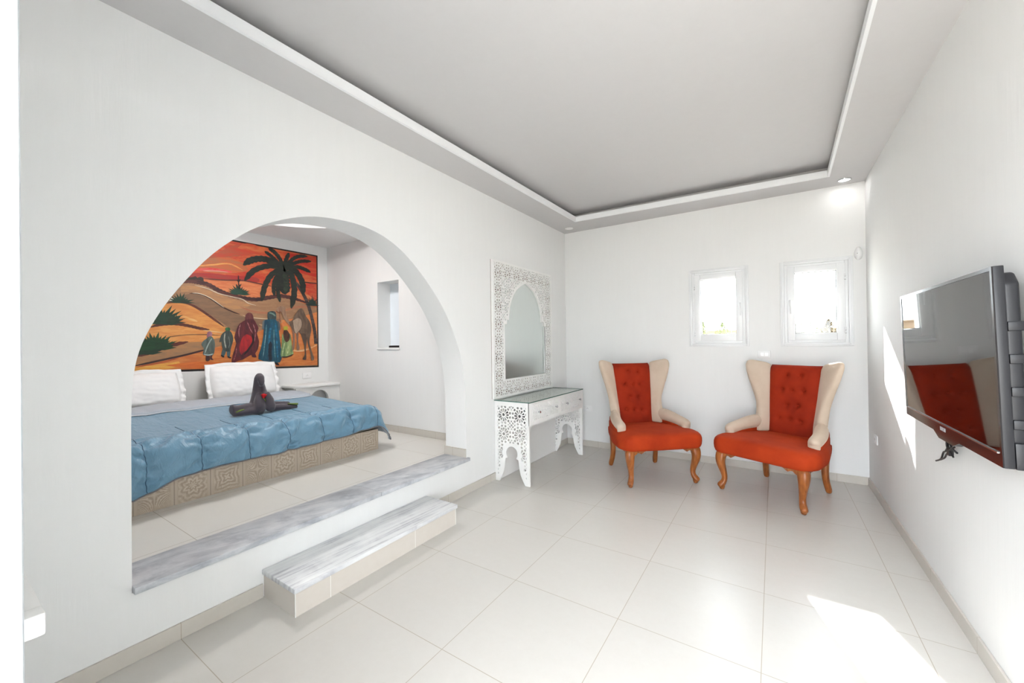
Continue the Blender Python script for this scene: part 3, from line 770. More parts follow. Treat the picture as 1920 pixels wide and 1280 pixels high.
for k in range(K):
    for j in range(N): fs.append((k*N+j, k*N+(j+1) % N, (k+1)*N+(j+1) % N, (k+1)*N+j))
sr = empty('motion_sensor', (3.026, -.001, 2.152), 0, 'small white egg-shaped motion sensor high in the right corner of the back wall', 'sensor')
sv.add(vs, fs).build('sensor_body', M_PLAST, sr, smooth=True)
MB().box((-.016, -.0395, -.006), (.004, -.034, -.001)).build('sensor_slot', plain('grey_slot', (90, 90, 92), .5), sr)
def downlight(x, y, lit, label):
    r = empty('ceiling_downlight', (x, y, H), 0, label, 'light')
    n = 36; vs = []; fs = []
    for (rad, z) in ((.052, 0.0), (.0505, -.006), (.043, -.007), (.0405, -.002)):
        vs += [(rad*math.cos(2*PI*i/n), rad*math.sin(2*PI*i/n), z) for i in range(n)]
    for k in range(3):
        for i in range(n): fs.append((k*n+i, k*n+(i+1) % n, (k+1)*n+(i+1) % n, (k+1)*n+i))
    MB().add(vs, fs).build('trim_ring', M_CHROME if lit else M_WHITE, r, smooth=50)
    if lit:
        m_ = bpy.data.materials.new('lit_lamp'); m_.use_nodes = True; b_ = m_.node_tree.nodes['Principled BSDF']
        b_.inputs['Emission Color'].default_value = (1, 1, 1, 1); b_.inputs['Emission Strength'].default_value = 6
    else: m_ = M_WHITE
    MB().prism([(.041*math.cos(2*PI*i/n), .041*math.sin(2*PI*i/n)) for i in range(n)], 'z', -.0025, -.0005).build('lamp_lens', m_, r)
downlight(2.915, -.143, True, 'lit round ceiling downlight in the right back corner of the soffit')
downlight(.165, -.208, False, 'unlit white ceiling downlight in the left back corner above the mirror')
# ------------------------------------------------------------------ bed
BX, BY0, BY1 = -.965, -4.20, -2.283      # foot face, left and right sides
bed = empty('bed', (-1.88, -3.24, ZA), 0, 'low double bed on a patterned tile plinth in the arched alcove', 'bed')
BP = bed.location
def pattern_tile():
    t = NT('relief_plinth_tile'); p = t.geo()
    sep = t.n('ShaderNodeSeparateXYZ'); t.l(p, sep.inputs[0])
    P0 = .1985
    uy = t.math('DIVIDE', t.math('ADD', sep.outputs[1], 2.283+P0*20), P0)
    cell = t.math('FLOOR', uy); fy = t.math('SUBTRACT', t.math('FRACT', uy), .5)
    fz = t.math('SUBTRACT', t.math('DIVIDE', t.math('SUBTRACT', sep.outputs[2], ZA), .2), .5)
    ay = t.math('ABSOLUTE', fy); az = t.math('ABSOLUTE', fz)
    rr = t.math('SQRT', t.math('ADD', t.math('MULTIPLY', fy, fy), t.math('MULTIPLY', fz, fz)))
    th = t.math('ARCTAN2', fz, fy)
    odd = t.math('MODULO', cell, 3)
    # flower rings
    pet = t.math('COSINE', t.math('MULTIPLY', th, 8))
    pet2 = t.math('SINE', t.math('ADD', t.math('MULTIPLY', th, 4), .6))
    f1 = t.math('SINE', t.math('ADD', t.math('MULTIPLY', rr, 38), t.math('MULTIPLY', pet, 1.6)))
    mx = t.math('MAXIMUM', ay, az)
    f2 = t.math('SINE', t.math('ADD', t.math('MULTIPLY', mx, 50), t.math('MULTIPLY', pet2, 1.3)))
    n = t.noise(t.mapping(p, (1, 1, 1)), 55, 3, .6, 1.5)
    f3 = t.math('SINE', t.math('ADD', t.math('MULTIPLY', t.math('MULTIPLY', ay, az), 330), t.math('MULTIPLY', n, 5)))
    is0 = t.math('LESS_THAN', odd, .5); is1 = t.math('COMPARE', odd, 1, .4)
    f = t.math('ADD', t.math('MULTIPLY', is0, f1), t.math('ADD', t.math('MULTIPLY', is1, f2), t.math('MULTIPLY', t.math('SUBTRACT', 1, t.math('ADD', is0, is1)), f3)))
    f = t.math('ADD', f, t.math('MULTIPLY', t.math('SUBTRACT', n, .5), 5))
    inner = t.math('LESS_THAN', ay, .40)
    f = t.math('MULTIPLY', t.math('MULTIPLY', f, inner), t.math('SUBTRACT', 1.15, t.math('MULTIPLY', rr, 1.6)))
    c = t.ramp(t.math('ADD', t.math('MULTIPLY', f, .35), .5), [(.25, s2l((166, 151, 134))), (.5, s2l((182, 168, 151))), (.8, s2l((200, 189, 174)))])
    # border stripes either side and thin dark joint
    st_ = t.math('SINE', t.math('MULTIPLY', ay, 220)); isb = t.math('MULTIPLY', t.math('GREATER_THAN', ay, .41), .55)
    c = t.mix(t.math('MULTIPLY', isb, t.math('GREATER_THAN', st_, .3)), c, s2l((208, 198, 184)))
    c = t.mix(t.math('GREATER_THAN', ay, .493), c, s2l((118, 104, 92)))
    t.base(c); t.set(Roughness=.5); t.bump(f, .10, .003); return t.m
P_(MB().box((XM+.002, BY0, ZA), (BX, BY1, .522)), BP).build('tiled_plinth', pattern_tile(), bed)
mt = P_(MB().box((XM+.06, BY0+.02, .522), (BX-.012, BY1-.012, .70)), BP).build('mattress', M_GREENS, bed, bevel=.05, seg=5, smooth=50)
# duvet: one cloth surface over top, foot and sides
rnd = random.Random(5)
SEAMS = [-2.31-.285*k for k in range(-1, 8)]
def vnoise(x, y, s=0):
    def h(i, j): 
        v = math.sin(i*127.1+j*311.7+s*74.7)*43758.5453; return v-math.floor(v)
    i, j = math.floor(x), math.floor(y); fx, fy = x-i, y-j; fx = fx*fx*(3-2*fx); fy = fy*fy*(3-2*fy)
    return (h(i, j)*(1-fx)+h(i+1, j)*fx)*(1-fy)+(h(i, j+1)*(1-fx)+h(i+1, j+1)*fx)*fy
FX, RY, LY = BX-.055, BY1-.06, BY0+.03   # where the cloth starts to roll over
HEAD = -2.22
def hang_len(y):      # length of cloth past the foot roll, from hem height
    T = [(-4.35, .33), (-4.08, .42), (-3.97, .375), (-3.87, .345), (-3.70, .33), (-3.5, .325), (-3.3, .33), (-3.0, .325), (-2.6, .31), (-2.36, .295), (-2.2, .28), (-1.9, .27)]
    for (a, b), (c, d_) in zip(T, T[1:]):
        if y <= c: return b+(d_-b)*max(0, (y-a))/(c-a)
    return T[-1][1]
def duvet_point(a, b, lift=0.0):
    # a: arclength towards the foot measured from FX; b: y of cloth (unrolled)
    p = max(0, a); q = max(0, b-RY); ql = max(0, LY-b)
    sgn = 1
    if ql > 0: q, sgn = ql, -1
    r = math.hypot(p, q); R = .105
    x = FX+min(a, 0); y = min(max(b, LY), RY); z = .745+.055*min(1, max(0, (FX-x)/1.2))
    if r > 0:
        ang = min(r/R, PI/2*.985); exc = max(0, r-R*PI/2*.985)
        hdist = R*math.sin(ang)+exc*(.03+.34*q/r)+(.06*exc if q > 0 and p > 0 else 0)
        drop = R*(1-math.cos(ang))+exc
        x += hdist*p/r; y += sgn*hdist*q/r; z -= drop
        nrm = Vector((p/r*math.sin(ang), sgn*q/r*math.sin(ang), math.cos(ang)))
        x += .018*math.sin(b*9+1)*min(1, exc*6)*(p/r)
    else: nrm = Vector((0, 0, 1))
    # quilting puff between seams with gathers near them
    d_ = min(abs(b-s_) for s_ in SEAMS)
    puff = .020*(1-math.exp(-(d_/.030)**1.3))
    k = min(1, max(0, (a+.22)/.2))*(1-.75*min(1, max(0, (b-RY+.12)/.15)))
    puff = puff*(.30+.70*k)
    pk = math.exp(-(d_/.085)**1.5)*(1-math.exp(-(d_/.008)**2))
    puff += k*pk*.011*math.sin(a*80+6*vnoise(b*9, a*6, 2))
    puff += k*.017*math.sin(a*34+b*30+7*vnoise(b*4, a*3, 6))*vnoise(b*6, a*5, 7)
    puff += k*.028*(vnoise(b*9+a*13, a*7-b*5, 1)-.5)+k*.010*(vnoise(b*22+a*30, a*14-b*9, 3)-.5)
    puff += .012*(vnoise(b*3.2, a*3.2, 4)-.5)
    v = Vector((x, y, z))+nrm*(puff+lift)
    return v
na, nb = 150, 330
b0_, b1_ = LY-.30, RY+.33
a0_ = HEAD-FX
vs = []; fs = []
for j in range(nb+1):
    b = b0_+(b1_-b0_)*j/nb
    L = hang_len(min(max(b, -4.3), -2.1))-.055
    for i in range(na+1):
        f = i/na; f2 = f**.8
        a = a0_+(L-a0_)*f2
        hx = a
        vs.append(duvet_point(hx, b))
for j in range(nb):
    for i in range(na): fs.append((j*(na+1)+i, (j+1)*(na+1)+i, (j+1)*(na+1)+i+1, j*(na+1)+i+1))
dv = MB().add(vs, fs).build('duvet', [M_DUVET, M_LINING], None, smooth=True)
md = dv.modifiers.new('t', 'SOLIDIFY'); md.thickness = .016; md.offset = -1; md.material_offset = 1; md.material_offset_rim = 1
md.use_quality_normals = False
tag(dv, 'blue quilted satin duvet spread over the bed and hanging over its foot', 'duvet')
pp = MB()
pts = [vs[j*(na+1)+na]+Vector((.002, 0, -.004)) for j in range(0, nb+1, 2)]
pp.tube(pts, .0045, 8); pp.build('piping', M_PIPE, dv, smooth=True)
pts = [vs[nb*(na+1)+i]+Vector((0, .002, -.004)) for i in range(0, na+1, 2)]
MB().tube(pts, .0045, 8).build('piping', M_PIPE, dv, smooth=True)
for s_ in SEAMS[1:]:
    pts = []
    L = hang_len(s_)-.055
    for k in range(60):
        a = -.40+(L+.40)*k/59; pts.append(duvet_point(a, s_+.0015*math.sin(k*1.7))+Vector((.0012, 0, .0006)))
    MB().tube(pts, .0022, 6).build('stitch_line', plain('dark_blue_thread', (44, 78, 104), .7), dv, smooth=True)
# turned-back strip showing the grey lining
vs = []; fs = []; n1, n2 = 14, 120
for j in range(n2+1):
    b = LY-.12+(RY-.03-LY+.12)*j/n2
    edge = HEAD-.10+.30+.02*math.sin(b*2.1)
    for i in range(n1+1):
        f = i/n1; x = (HEAD-.26)+(edge-(HEAD-.26))*f
        a = x-FX
        v = duvet_point(a, b, .026+.010*math.sin(PI*f)-(.014 if i == n1 else 0)+.006*(vnoise(b*8, f*3, 9)-.5)); vs.append(v)
for j in range(n2):
    for i in range(n1): fs.append((j*(n1+1)+i, (j+1)*(n1+1)+i, (j+1)*(n1+1)+i+1, j*(n1+1)+i+1))
fo = MB().add(vs, fs).build('lining_fold', M_LINING, dv, smooth=True)
md = fo.modifiers.new('t', 'SOLIDIFY'); md.thickness = .022; md.offset = -1
MB().tube([vs[j*(n1+1)+n1]+Vector((.003, 0, -.006)) for j in range(0, n2+1, 2)], .005, 8).build('piping', plain('white_piping', (214, 214, 218), .8), dv, smooth=True)

# pillows
def pillow(loc, rot, w_, h_, label, seed):
    r = empty('pillow', loc, 0, label, 'pillow', 'white pillows at the head of the bed'); r.rotation_euler = rot
    nx, ny = 46, 34; vs = []; fs = []
    for side in (1, -1):
        for j in range(ny+1):
            for i in range(nx+1):
                u = -1+2*i/nx; v = -1+2*j/ny
                k = max(0, 1-abs(u)**3.2)**.55*max(0, 1-abs(v)**3.0)**.55
                pin = 1-.045*(1-abs(u)**2)*0
                y = u*w_/2*(1-.05*v*v*abs(u)); z = v*h_/2*(1-.07*(1-abs(v))*0-.06*u*u*abs(v))
                d_ = .082*k
                wr = .010*(vnoise(u*2.4+v*3+seed, v*5-u*2, seed)-.5)*min(1, k*2)+.006*(vnoise(u*5-v*6, v*8+u*9, seed+1)-.5)*min(1, k*2)
                vs.append((side*(d_+.004)+(wr if side > 0 else 0), y, z+h_/2))
    n1_ = (nx+1)*(ny+1)
    for s in (0, 1):
        for j in range(ny):
            for i in range(nx):
                q = [s*n1_+j*(nx+1)+i, s*n1_+j*(nx+1)+i+1, s*n1_+(j+1)*(nx+1)+i+1, s*n1_+(j+1)*(nx+1)+i]
                fs.append(tuple(q) if s == 0 else tuple(q[::-1]))
    def eid(s, i, j): return s*n1_+j*(nx+1)+i
    for i in range(nx): fs.append((eid(0, i, 0), eid(0, i+1, 0), eid(1, i+1, 0), eid(1, i, 0))); fs.append((eid(0, i, ny), eid(0, i+1, ny), eid(1, i+1, ny), eid(1, i, ny)))
    for j in range(ny): fs.append((eid(0, 0, j), eid(0, 0, j+1), eid(1, 0, j+1), eid(1, 0, j))); fs.append((eid(0, nx, j), eid(0, nx, j+1), eid(1, nx, j+1), eid(1, nx, j)))
    MB().add(vs, fs).build('cushion', M_PILLOW, r, smooth=True)
    # flange: wavy cloth border all round
    vs = []; fs = []; N = 160
    for k in range(N):
        t_ = 4*k/N; s_ = int(t_); f = t_-s_
        u, v = [(-1+2*f, -1), (1, -1+2*f), (1-2*f, 1), (-1, 1-2*f)][s_]
        ou, ov = u, v
        for e in range(4):
            g = e/3; ex = .045*g
            nxu, nyv = (0, v) if s_ in (0, 2) else (u, 0)
            cn = max(abs(u), abs(v))
            y = u*w_/2*(1-.05*v*v*abs(u))*.985+(math.copysign(ex, u) if abs(u) > .97 else ex*u*.4)
            z = v*h_/2*(1-.06*u*u*abs(v))*.985+(math.copysign(ex, v)*.8 if abs(v) > .97 else ex*v*.4)
            x = g*.020*(vnoise(k*.28, seed, 2)-.5)*2+g*.006*math.sin(k*.5+seed)
            vs.append((x, y, z+h_/2))
    for k in range(N):
        for e in range(3): fs.append((k*4+e, ((k+1) % N)*4+e, ((k+1) % N)*4+e+1, k*4+e+1))
    fl = MB().add(vs, fs).build('flange', M_PILLOW, r, smooth=True)
    md = fl.modifiers.new('t', 'SOLIDIFY'); md.thickness = .005; md.offset = 0
pillow((-2.55, -2.78, .78), (0, math.radians(-18), math.radians(0)), .64, .39, 'white flanged pillow leaning on the wall at the right side of the bed', 3)
pillow((-2.55, -3.68, .78), (0, math.radians(-20), math.radians(0)), .66, .355, 'white flanged pillow leaning on the wall at the left, cut by the arch', 11)

# folded towel figure with a rose
TP = Vector((-1.5, -3.11, .803))
def TT(y, z, x=0): return (x, y+3.11, z-.79)
tw = empty('towel_figure', TP, 0, 'charcoal towel folded into a long-necked animal on the blue duvet', 'towel')
tb = MB()
tb.tube([TT(-3.115, .80), TT(-3.112, .87), TT(-3.118, .95, -.005), TT(-3.122, 1.02, -.005), TT(-3.124, 1.065, .0), TT(-3.124, 1.083, .012), TT(-3.124, 1.07, .035), TT(-3.124, 1.03, .05), TT(-3.124, .995, .05)],
        [(.100, .08), (.080, .065), (.056, .048), (.042, .038), (.036, .032), (.033, .028), (.030, .022), (.026, .018), (.018, .012)], 20, up=(1, 0, 0))
for (y0, sg) in ((-3.144, -1), (-3.072, 1)):
    tb.tube([TT(y0+.015*-sg, .93, .035), TT(y0, .87, .055), TT(y0+.006*sg, .81, .075), TT(y0+.004*sg, .775, .095)], [(.030, .024), (.042, .036), (.045, .040), (.030, .022)], 16, up=(1, 0, 0))
tb.tube([TT(-3.15, .80, .02), TT(-3.22, .815, .02), TT(-3.30, .815, .03), TT(-3.355, .82, .04)], [(.04, .045), (.038, .040), (.042, .035), (.036, .040)], 16)
tb.tube([TT(-3.12, .78, .05), TT(-3.20, .79, .06), TT(-3.29, .785, .06), TT(-3.35, .785, .06)], [(.04, .035), (.034, .032), (.032, .026), (.028, .022)], 16)
tb.tube([TT(-3.05, .80, -.02), TT(-2.98, .805, -.03), TT(-2.90, .80, -.02), TT(-2.855, .798, -.02)], [(.035, .038), (.03, .032), (.03, .026), (.024, .022)], 16)
tb.tube([TT(-3.05, .785, .03), TT(-2.96, .785, .03), TT(-2.88, .775, .03), TT(-2.815, .772, .03)], [(.04, .035), (.036, .030), (.034, .026), (.030, .022)], 16)
tb.build('towel_body', M_TOWEL, tw, voxel=.007)
MB().tube([TT(-2.90, .808, .045), TT(-2.85, .800, .055), TT(-2.815, .795, .058)], [(.006, .005), (.012, .009), (.008, .010)], 10).build('green_tag', M_GREEN, tw, smooth=True)
MB().tube([TT(-3.34, .800, .095), TT(-3.31, .812, .098), TT(-3.28, .815, .094)], [(.005, .005), (.010, .007), (.004, .004)], 10).build('green_tag', M_GREEN, tw, smooth=True)
rs = empty('rose', TP, 0, 'small red rose tucked into the front of the charcoal towel figure', 'flower')
M_RED = plain('red_petal', (206, 14, 24), .55)
pb = MB()
for k in range(7):
    th = k*2.4; rad = .006+.0022*k; vs = []; fs = []
    for i in range(7):
        for j in range(5):
            a = th+(i-3)*.30; f = j/4; rr = rad*(.45+.75*f+.12*f*f)
            vs.append((.078+rr*math.cos(a), -.012+rr*math.sin(a)*1.05, .105+.034*f-.004*k*f*.4))
    for i in range(6):
        for j in range(4): fs.append((i*5+j, (i+1)*5+j, (i+1)*5+j+1, i*5+j+1))
    pb.add(vs, fs)
pb.ball((.078, -.012, .112), (.011, .012, .014), 10, 8)
bl = pb.build('bloom', M_RED, rs, smooth=True); md = bl.modifiers.new('t', 'SOLIDIFY'); md.thickness = .0015
MB().tube([(.078, -.012, .104), (.076, -.006, .085), (.072, 0, .055), (.066, .004, .02)], [.0065, .004, .003, .003], 8).build('stem', M_GREEN, rs, smooth=True)
MB().tube([(.079, -.008, .100), (.084, -.001, .082), (.083, .004, .068)], [(.004, .003), (.009, .003), (.002, .002)], 8).build('leaf', M_GREEN, rs, smooth=True)

# ------------------------------------------------------------------ plastered bedside shelf
ns = empty('bedside_shelf', (-2.65, -1.98, ZA), 0, 'built-in white plaster bedside shelf with an arched niche, right of the bed', 'shelf')
NP = ns.location
fx = -2.53
cut_ = [(-1.845, ZA+.03)]+[(-1.965+.120*math.cos(t), .665+.125*math.sin(t)) for t in [PI*i/20 for i in range(21)]]+[(-2.085, ZA+.03)]
curve_panel('shelf_front', [(-2.262, ZA+.001), (YE, ZA+.001), (YE, .83), (-2.262, .83)], [cut_], .05, rel(NP, MX(fx-.025)), M_WALL, ns)
P_(MB().box((fx-.17, -2.21, ZA), (fx-.155, YE, .83)), NP).build('niche_back', M_WALL, ns)
P_(MB().box((XM, -2.262, ZA), (fx-.05, -2.21, .83)), NP).build('shelf_side', M_WALL, ns)
pts = [(XM, YE), (-2.505, YE)]+[(-2.505-.0*k, -1.80-.1*k) for k in range(3)]+[(-2.505-.17*(1-math.cos(t)), -2.10-.19*math.sin(t)) for t in [PI/2*i/10 for i in range(11)]]+[(XM, -2.31)]
P_(MB().prism(pts, 'z', .828, .868), NP).build('shelf_top', M_WALL, ns, bevel=.013, seg=4, smooth=50)
# niche sill and the black remote lying on it
nsl = MB().box((NX0-.012, YE-.014, NZ0-.026), (NX1+.01, YE+ND, NZ0+.002)).build('trim_niche_sill', M_WALL, bevel=.008, seg=3, smooth=50); nsl['kind'] = 'structure'
rm = empty('remote_control', (-1.435, YE+.022, NZ0+.002), math.radians(5), 'black remote control lying on the sill of the alcove wall niche', 'remote control')
MB().box((-.085, -.021, 0), (.085, .021, .024)).build('remote_body', M_BLACK, rm, bevel=.005, seg=3, smooth=50)
kb = MB()
for i in range(8):
    for j in range(3): kb.box((-.07+i*.018, -.014+j*.011, .024), (-.06+i*.018, -.008+j*.011, .0255))
kb.build('keypad', plain('grey_keys', (70, 70, 74), .6), rm)

# ------------------------------------------------------------------ wall painting, in the plane of the mural wall
def ray(u, v): return FWD+(u-960-PX)/F_PX*RGT-(v-640-PY)/F_PX*UPV
def mp(p, X0=XM):
    d = ray(230+p[0]*.25, 400+p[1]*.25); t = (X0-CAM.x)/d.x; q = CAM+d*t; return (q.y, q.z)
def clampP(q):
    return (min(max(q[0], -4.40), -1.842), min(max(q[1], 1.066+(-1.82-q[0])*.027+.022), 2.548))
class Paint:
    def __init__(s): s.mats = []; s.idx = {}; s.mb = MB(); s.layer = 0
    def mat(s, rgb, rgb2=None, scale=(1, 3, 14)):
        key = (rgb, rgb2, scale)
        if key not in s.idx:
            t = NT('paint_%d_%d_%d' % rgb); p = t.obj()
            n = t.noise(t.mapping(p, scale), 2.4, 5, .65, .6)
            a = s2l(rgb); b = s2l(rgb2) if rgb2 else tuple(x*.72 for x in a)
            t.base(t.ramp(n, [(.38, a), (.60, b)])); t.set(Roughness=.5); t.bump(n, .08, .003)
            s.idx[key] = len(s.mats); s.mats.append(t.m)
        return s.idx[key]
    def poly(s, pts, rgb, rgb2=None, smooth=0, scale=(1, 3, 14), world=False):
        P = [p if world else clampP(mp(p)) for p in pts]
        if smooth: P = catmull(P+[P[0]], smooth)[:-1]
        s.layer += 1; x = XM+.0008+s.layer*.00012
        mi = s.mat(rgb, rgb2, scale)
        s.mb.add([(x, a, b) for a, b in P], [tuple(range(len(P)))], mi)
    def stroke(s, pts, w_, rgb, rgb2=None, taper=(.2, .2), jag=0, k=6, scale=(1, 3, 14)):
        P = [Vector(mp(p)) for p in pts]; P = [Vector(q) for q in catmull([tuple(q) for q in P], k)]
        n = len(P); L = []; Rr = []; wm = w_*.0018
        for i, p in enumerate(P):
            t_ = (P[min(i+1, n-1)]-P[max(i-1, 0)]); t_.normalize(); nn = Vector((-t_.y, t_.x)); f = i/(n-1)
            a = min(1, taper[0]+f*5) if f < .5 else min(1, taper[1]+(1-f)*5)
            ja = jag*(1 if i % 2 else -1)*.5
            L.append(p+nn*wm*.5*a*(1+ja)); Rr.append(p-nn*wm*.5*a*(1-ja*.8))
        L = [Vector(clampP(q)) for q in L]; Rr = [Vector(clampP(q)) for q in Rr]
        s.layer += 1; x = XM+.0008+s.layer*.00012; mi = s.mat(rgb, rgb2, scale)
        vs = [(x, q.x, q.y) for q in L]+[(x, q.x, q.y) for q in Rr]
        s.mb.add(vs, [(i, i+1, n+i+1, n+i) for i in range(n-1)], mi)
    def agave(s, c, r, rgb, n=11, sq=.8, seed=1):
        rn = random.Random(seed); cy, cz = mp(c); r *= .0021
        s.layer += 1; x = XM+.0008+s.layer*.00012; mi = s.mat(rgb)
        for i in range(n):
            th = PI*(.02+.96*i/(n-1)); L = r*(.75+.4*rn.random()); ey, ez = cy+L*math.cos(th), cz+L*math.sin(th)*sq
            nn = Vector((-math.sin(th), math.cos(th)))*r*.10; my, mz = cy+(ey-cy)*.45, cz+(ez-cz)*.45
            x2 = x+i*.00002
            s.mb.add([(x2, cy-nn.x*.6, cz-nn.y*.6), (x2, my-nn.x, mz-nn.y), (x2, ey, ez), (x2, my+nn.x, mz+nn.y), (x2, cy+nn.x*.6, cz+nn.y*.6)], [(0, 1, 2, 3, 4)], mi)
pt = Paint()
Y0, Y1 = -4.42, -1.822
bot_z = lambda y: 1.066+(-1.82-y)*.027
pt.poly([(Y0, bot_z(Y0)), (Y1, 1.066), (Y1, 2.566), (Y0, 2.575)], (34, 28, 28), (24, 20, 20), world=True)
pt.poly([(Y0+.02, bot_z(Y0)+.024), (Y1-.020, 1.090), (Y1-.018, 2.548), (Y0+.02, 2.556)], (206, 104, 58), (190, 58, 38), world=True, scale=(1, 1.6, 8))
R_ = (186, 42, 30); ORG = (212, 120, 56); BRN = (150, 100, 66)
pt.poly([(-250, 330), (500, 360), (860, 230), (1020, 245), (1000, 300), (800, 330), (640, 360), (300, 400), (-250, 420)], (196, 62, 40), (168, 84, 54), 3, (1, 1.6, 10))
pt.poly([(900, 215), (1465, 318), (1466, 400), (1250, 340), (1000, 300), (860, 260)], (196, 70, 40), (208, 112, 62), 0, (1, 1.6, 10))
pt.poly([(1230, 300), (1466, 325), (1466, 480), (1300, 440)], (192, 40, 30), (200, 76, 44), 0, (1, 1.6, 10))
pt.poly([(-250, 400), (500, 350), (800, 330), (930, 400), (900, 440), (700, 450), (540, 430), (-250, 460)], (168, 104, 66), (196, 96, 52), 3, (1, 1.6, 12))
pt.stroke([(560, 395), (680, 385), (800, 378), (900, 425)], 9, (222, 158, 84), (206, 120, 66))
pt.stroke([(530, 425), (640, 418), (720, 425), (820, 440)], 16, (206, 40, 40), (214, 90, 80))
pt.stroke([(600, 430), (700, 432), (790, 440)], 5, (232, 170, 150))
pt.poly([(380, 480), (560, 445), (760, 460), (1000, 480), (1000, 520), (760, 500), (560, 480), (380, 500)], (170, 40, 36), (150, 60, 50), 3, (1, 1.6, 12))
# far dunes
pt.poly([(400, 500), (560, 480), (700, 497), (900, 505), (1000, 525), (1130, 552), (1300, 575), (1466, 640), (1466, 700), (1150, 650), (900, 660), (640, 590)], (214, 132, 84), (202, 108, 66), 0)
pt.poly([(1340, 520), (1466, 528), (1466, 660), (1380, 600), (1330, 560)], (186, 48, 36), (196, 86, 52), 0)
pt.stroke([(590, 488), (760, 500), (900, 503), (1000, 522), (1140, 552)], 9, (112, 54, 46))
pt.stroke([(1330, 510), (1400, 520), (1466, 526)], 8, (70, 34, 36))
pt.poly([(460, 505), (480, 480), (520, 478), (545, 470), (560, 482), (585, 475), (605, 485), (608, 515), (560, 525), (480, 520)], (40, 46, 34), (60, 40, 30))
# main dune
MD = [(300, 560), (440, 525), (500, 515), (560, 520), (640, 545), (720, 590), (800, 622), (900, 645), (1000, 655), (1100, 640), (1180, 628), (1260, 645), (1340, 668), (1400, 692), (1466, 705)]
pt.poly(MD+[(1466, 1150), (-250, 1200), (-250, 640)], (164, 124, 90), (150, 110, 80))
pt.poly([(440, 545), (560, 545), (700, 600), (850, 650), (960, 690), (820, 720), (700, 660), (560, 590), (440, 590)], (184, 134, 88), (166, 122, 88), 2)
pt.stroke([(430, 520), (500, 510), (560, 514), (640, 534), (720, 578), (800, 610), (900, 634), (1000, 645), (1100, 630), (1180, 618), (1260, 632), (1340, 656), (1410, 685)], 26, (52, 30, 34), (92, 48, 42), taper=(.3, .2), jag=.25)
pt.stroke([(540, 538), (640, 565), (720, 600), (820, 625), (900, 645), (940, 672), (1000, 690)], 5, (222, 206, 180))
pt.poly([(430, 620), (510, 600), (570, 607), (660, 650), (760, 712), (850, 755), (960, 785), (1100, 795), (1180, 790), (1160, 840), (1030, 850), (880, 900), (760, 830), (640, 750), (540, 690)], (122, 94, 72), (136, 102, 76), 2)
pt.stroke([(500, 600), (570, 602), (650, 636), (750, 702), (830, 740), (880, 757)], 8, (66, 34, 30))
pt.stroke([(520, 596), (580, 602), (660, 636), (760, 706)], 4, (232, 216, 190))
pt.stroke([(900, 765), (980, 782), (1080, 790), (1150, 778)], 5, (214, 190, 158))
pt.stroke([(880, 700), (1000, 740), (1160, 740), (1320, 700), (1440, 715)], 14, (176, 116, 80), (160, 100, 74))
# left orange dunes
pt.poly([(-250, 720), (330, 678), (400, 668), (470, 674), (540, 702), (620, 750), (700, 800), (790, 870), (880, 905), (840, 940), (700, 915), (560, 880), (-250, 870)], (216, 150, 80), (202, 128, 68), 0)
pt.stroke([(330, 672), (400, 664), (470, 670), (540, 698), (620, 748), (690, 798), (760, 850)], 13, (70, 34, 30), (112, 60, 44))
pt.stroke([(380, 760), (460, 775), (560, 810)], 12, (222, 176, 118), (216, 150, 80))
pt.poly([(-250, 880), (210, 852), (300, 832), (400, 832), (500, 845), (620, 868), (740, 895), (860, 905), (900, 960), (740, 990), (480, 1010), (-250, 1150)], (220, 156, 88), (208, 134, 70), 0)
pt.stroke([(200, 855), (290, 832), (400, 828), (500, 844), (580, 862), (650, 872)], 17, (64, 32, 30), (106, 54, 40), jag=.2)
pt.stroke([(600, 875), (700, 888), (820, 905)], 5, (226, 190, 140))
pt.stroke([(300, 935), (450, 912), (600, 908), (740, 915)], 6, (140, 96, 62))
pt.poly([(60, 1085), (230, 1030), (350, 992), (480, 965), (600, 962), (740, 930), (760, 985), (640, 1012), (540, 1042), (300, 1098), (60, 1150)], (146, 112, 82), (170, 122, 80), 2)
pt.poly([(60, 1150), (300, 1100), (480, 1062), (640, 1020), (850, 960), (1030, 880), (1200, 800), (1300, 785), (1466, 740), (1466, 1135), (430, 1190), (-300, 1215), (-300, 1160)], (208, 130, 66), (190, 104, 52), 0, (1, 2, 10))
pt.poly([(-250, 1180), (200, 1140), (420, 1110), (400, 1150), (240, 1200), (-250, 1210)], (228, 176, 80), (220, 150, 66), 2)
pt.poly([(320, 1140), (560, 1110), (820, 1120), (1000, 1105), (820, 1140), (560, 1165)], (214, 116, 50), (202, 100, 46), 2)
pt.stroke([(100, 1072), (230, 1034), (350, 992), (490, 962)], 20, (60, 26, 26), (96, 44, 36), jag=.3)
pt.stroke([(80, 1145), (300, 1098), (480, 1058), (640, 1016)], 11, (58, 32, 32))
pt.stroke([(100, 1152), (280, 1118), (420, 1084)], 6, (180, 80, 44))
pt.poly([(1190, 800), (1300, 785), (1466, 742), (1466, 960), (1380, 1000), (1220, 930)], (214, 134, 76), (206, 116, 62), 0)
pt.stroke([(1010, 990), (1150, 1000), (1330, 1030), (1460, 985)], 14, (226, 186, 140), (208, 140, 84))
pt.stroke([(1020, 830), (1100, 850), (1200, 810)], 12, (186, 146, 106))
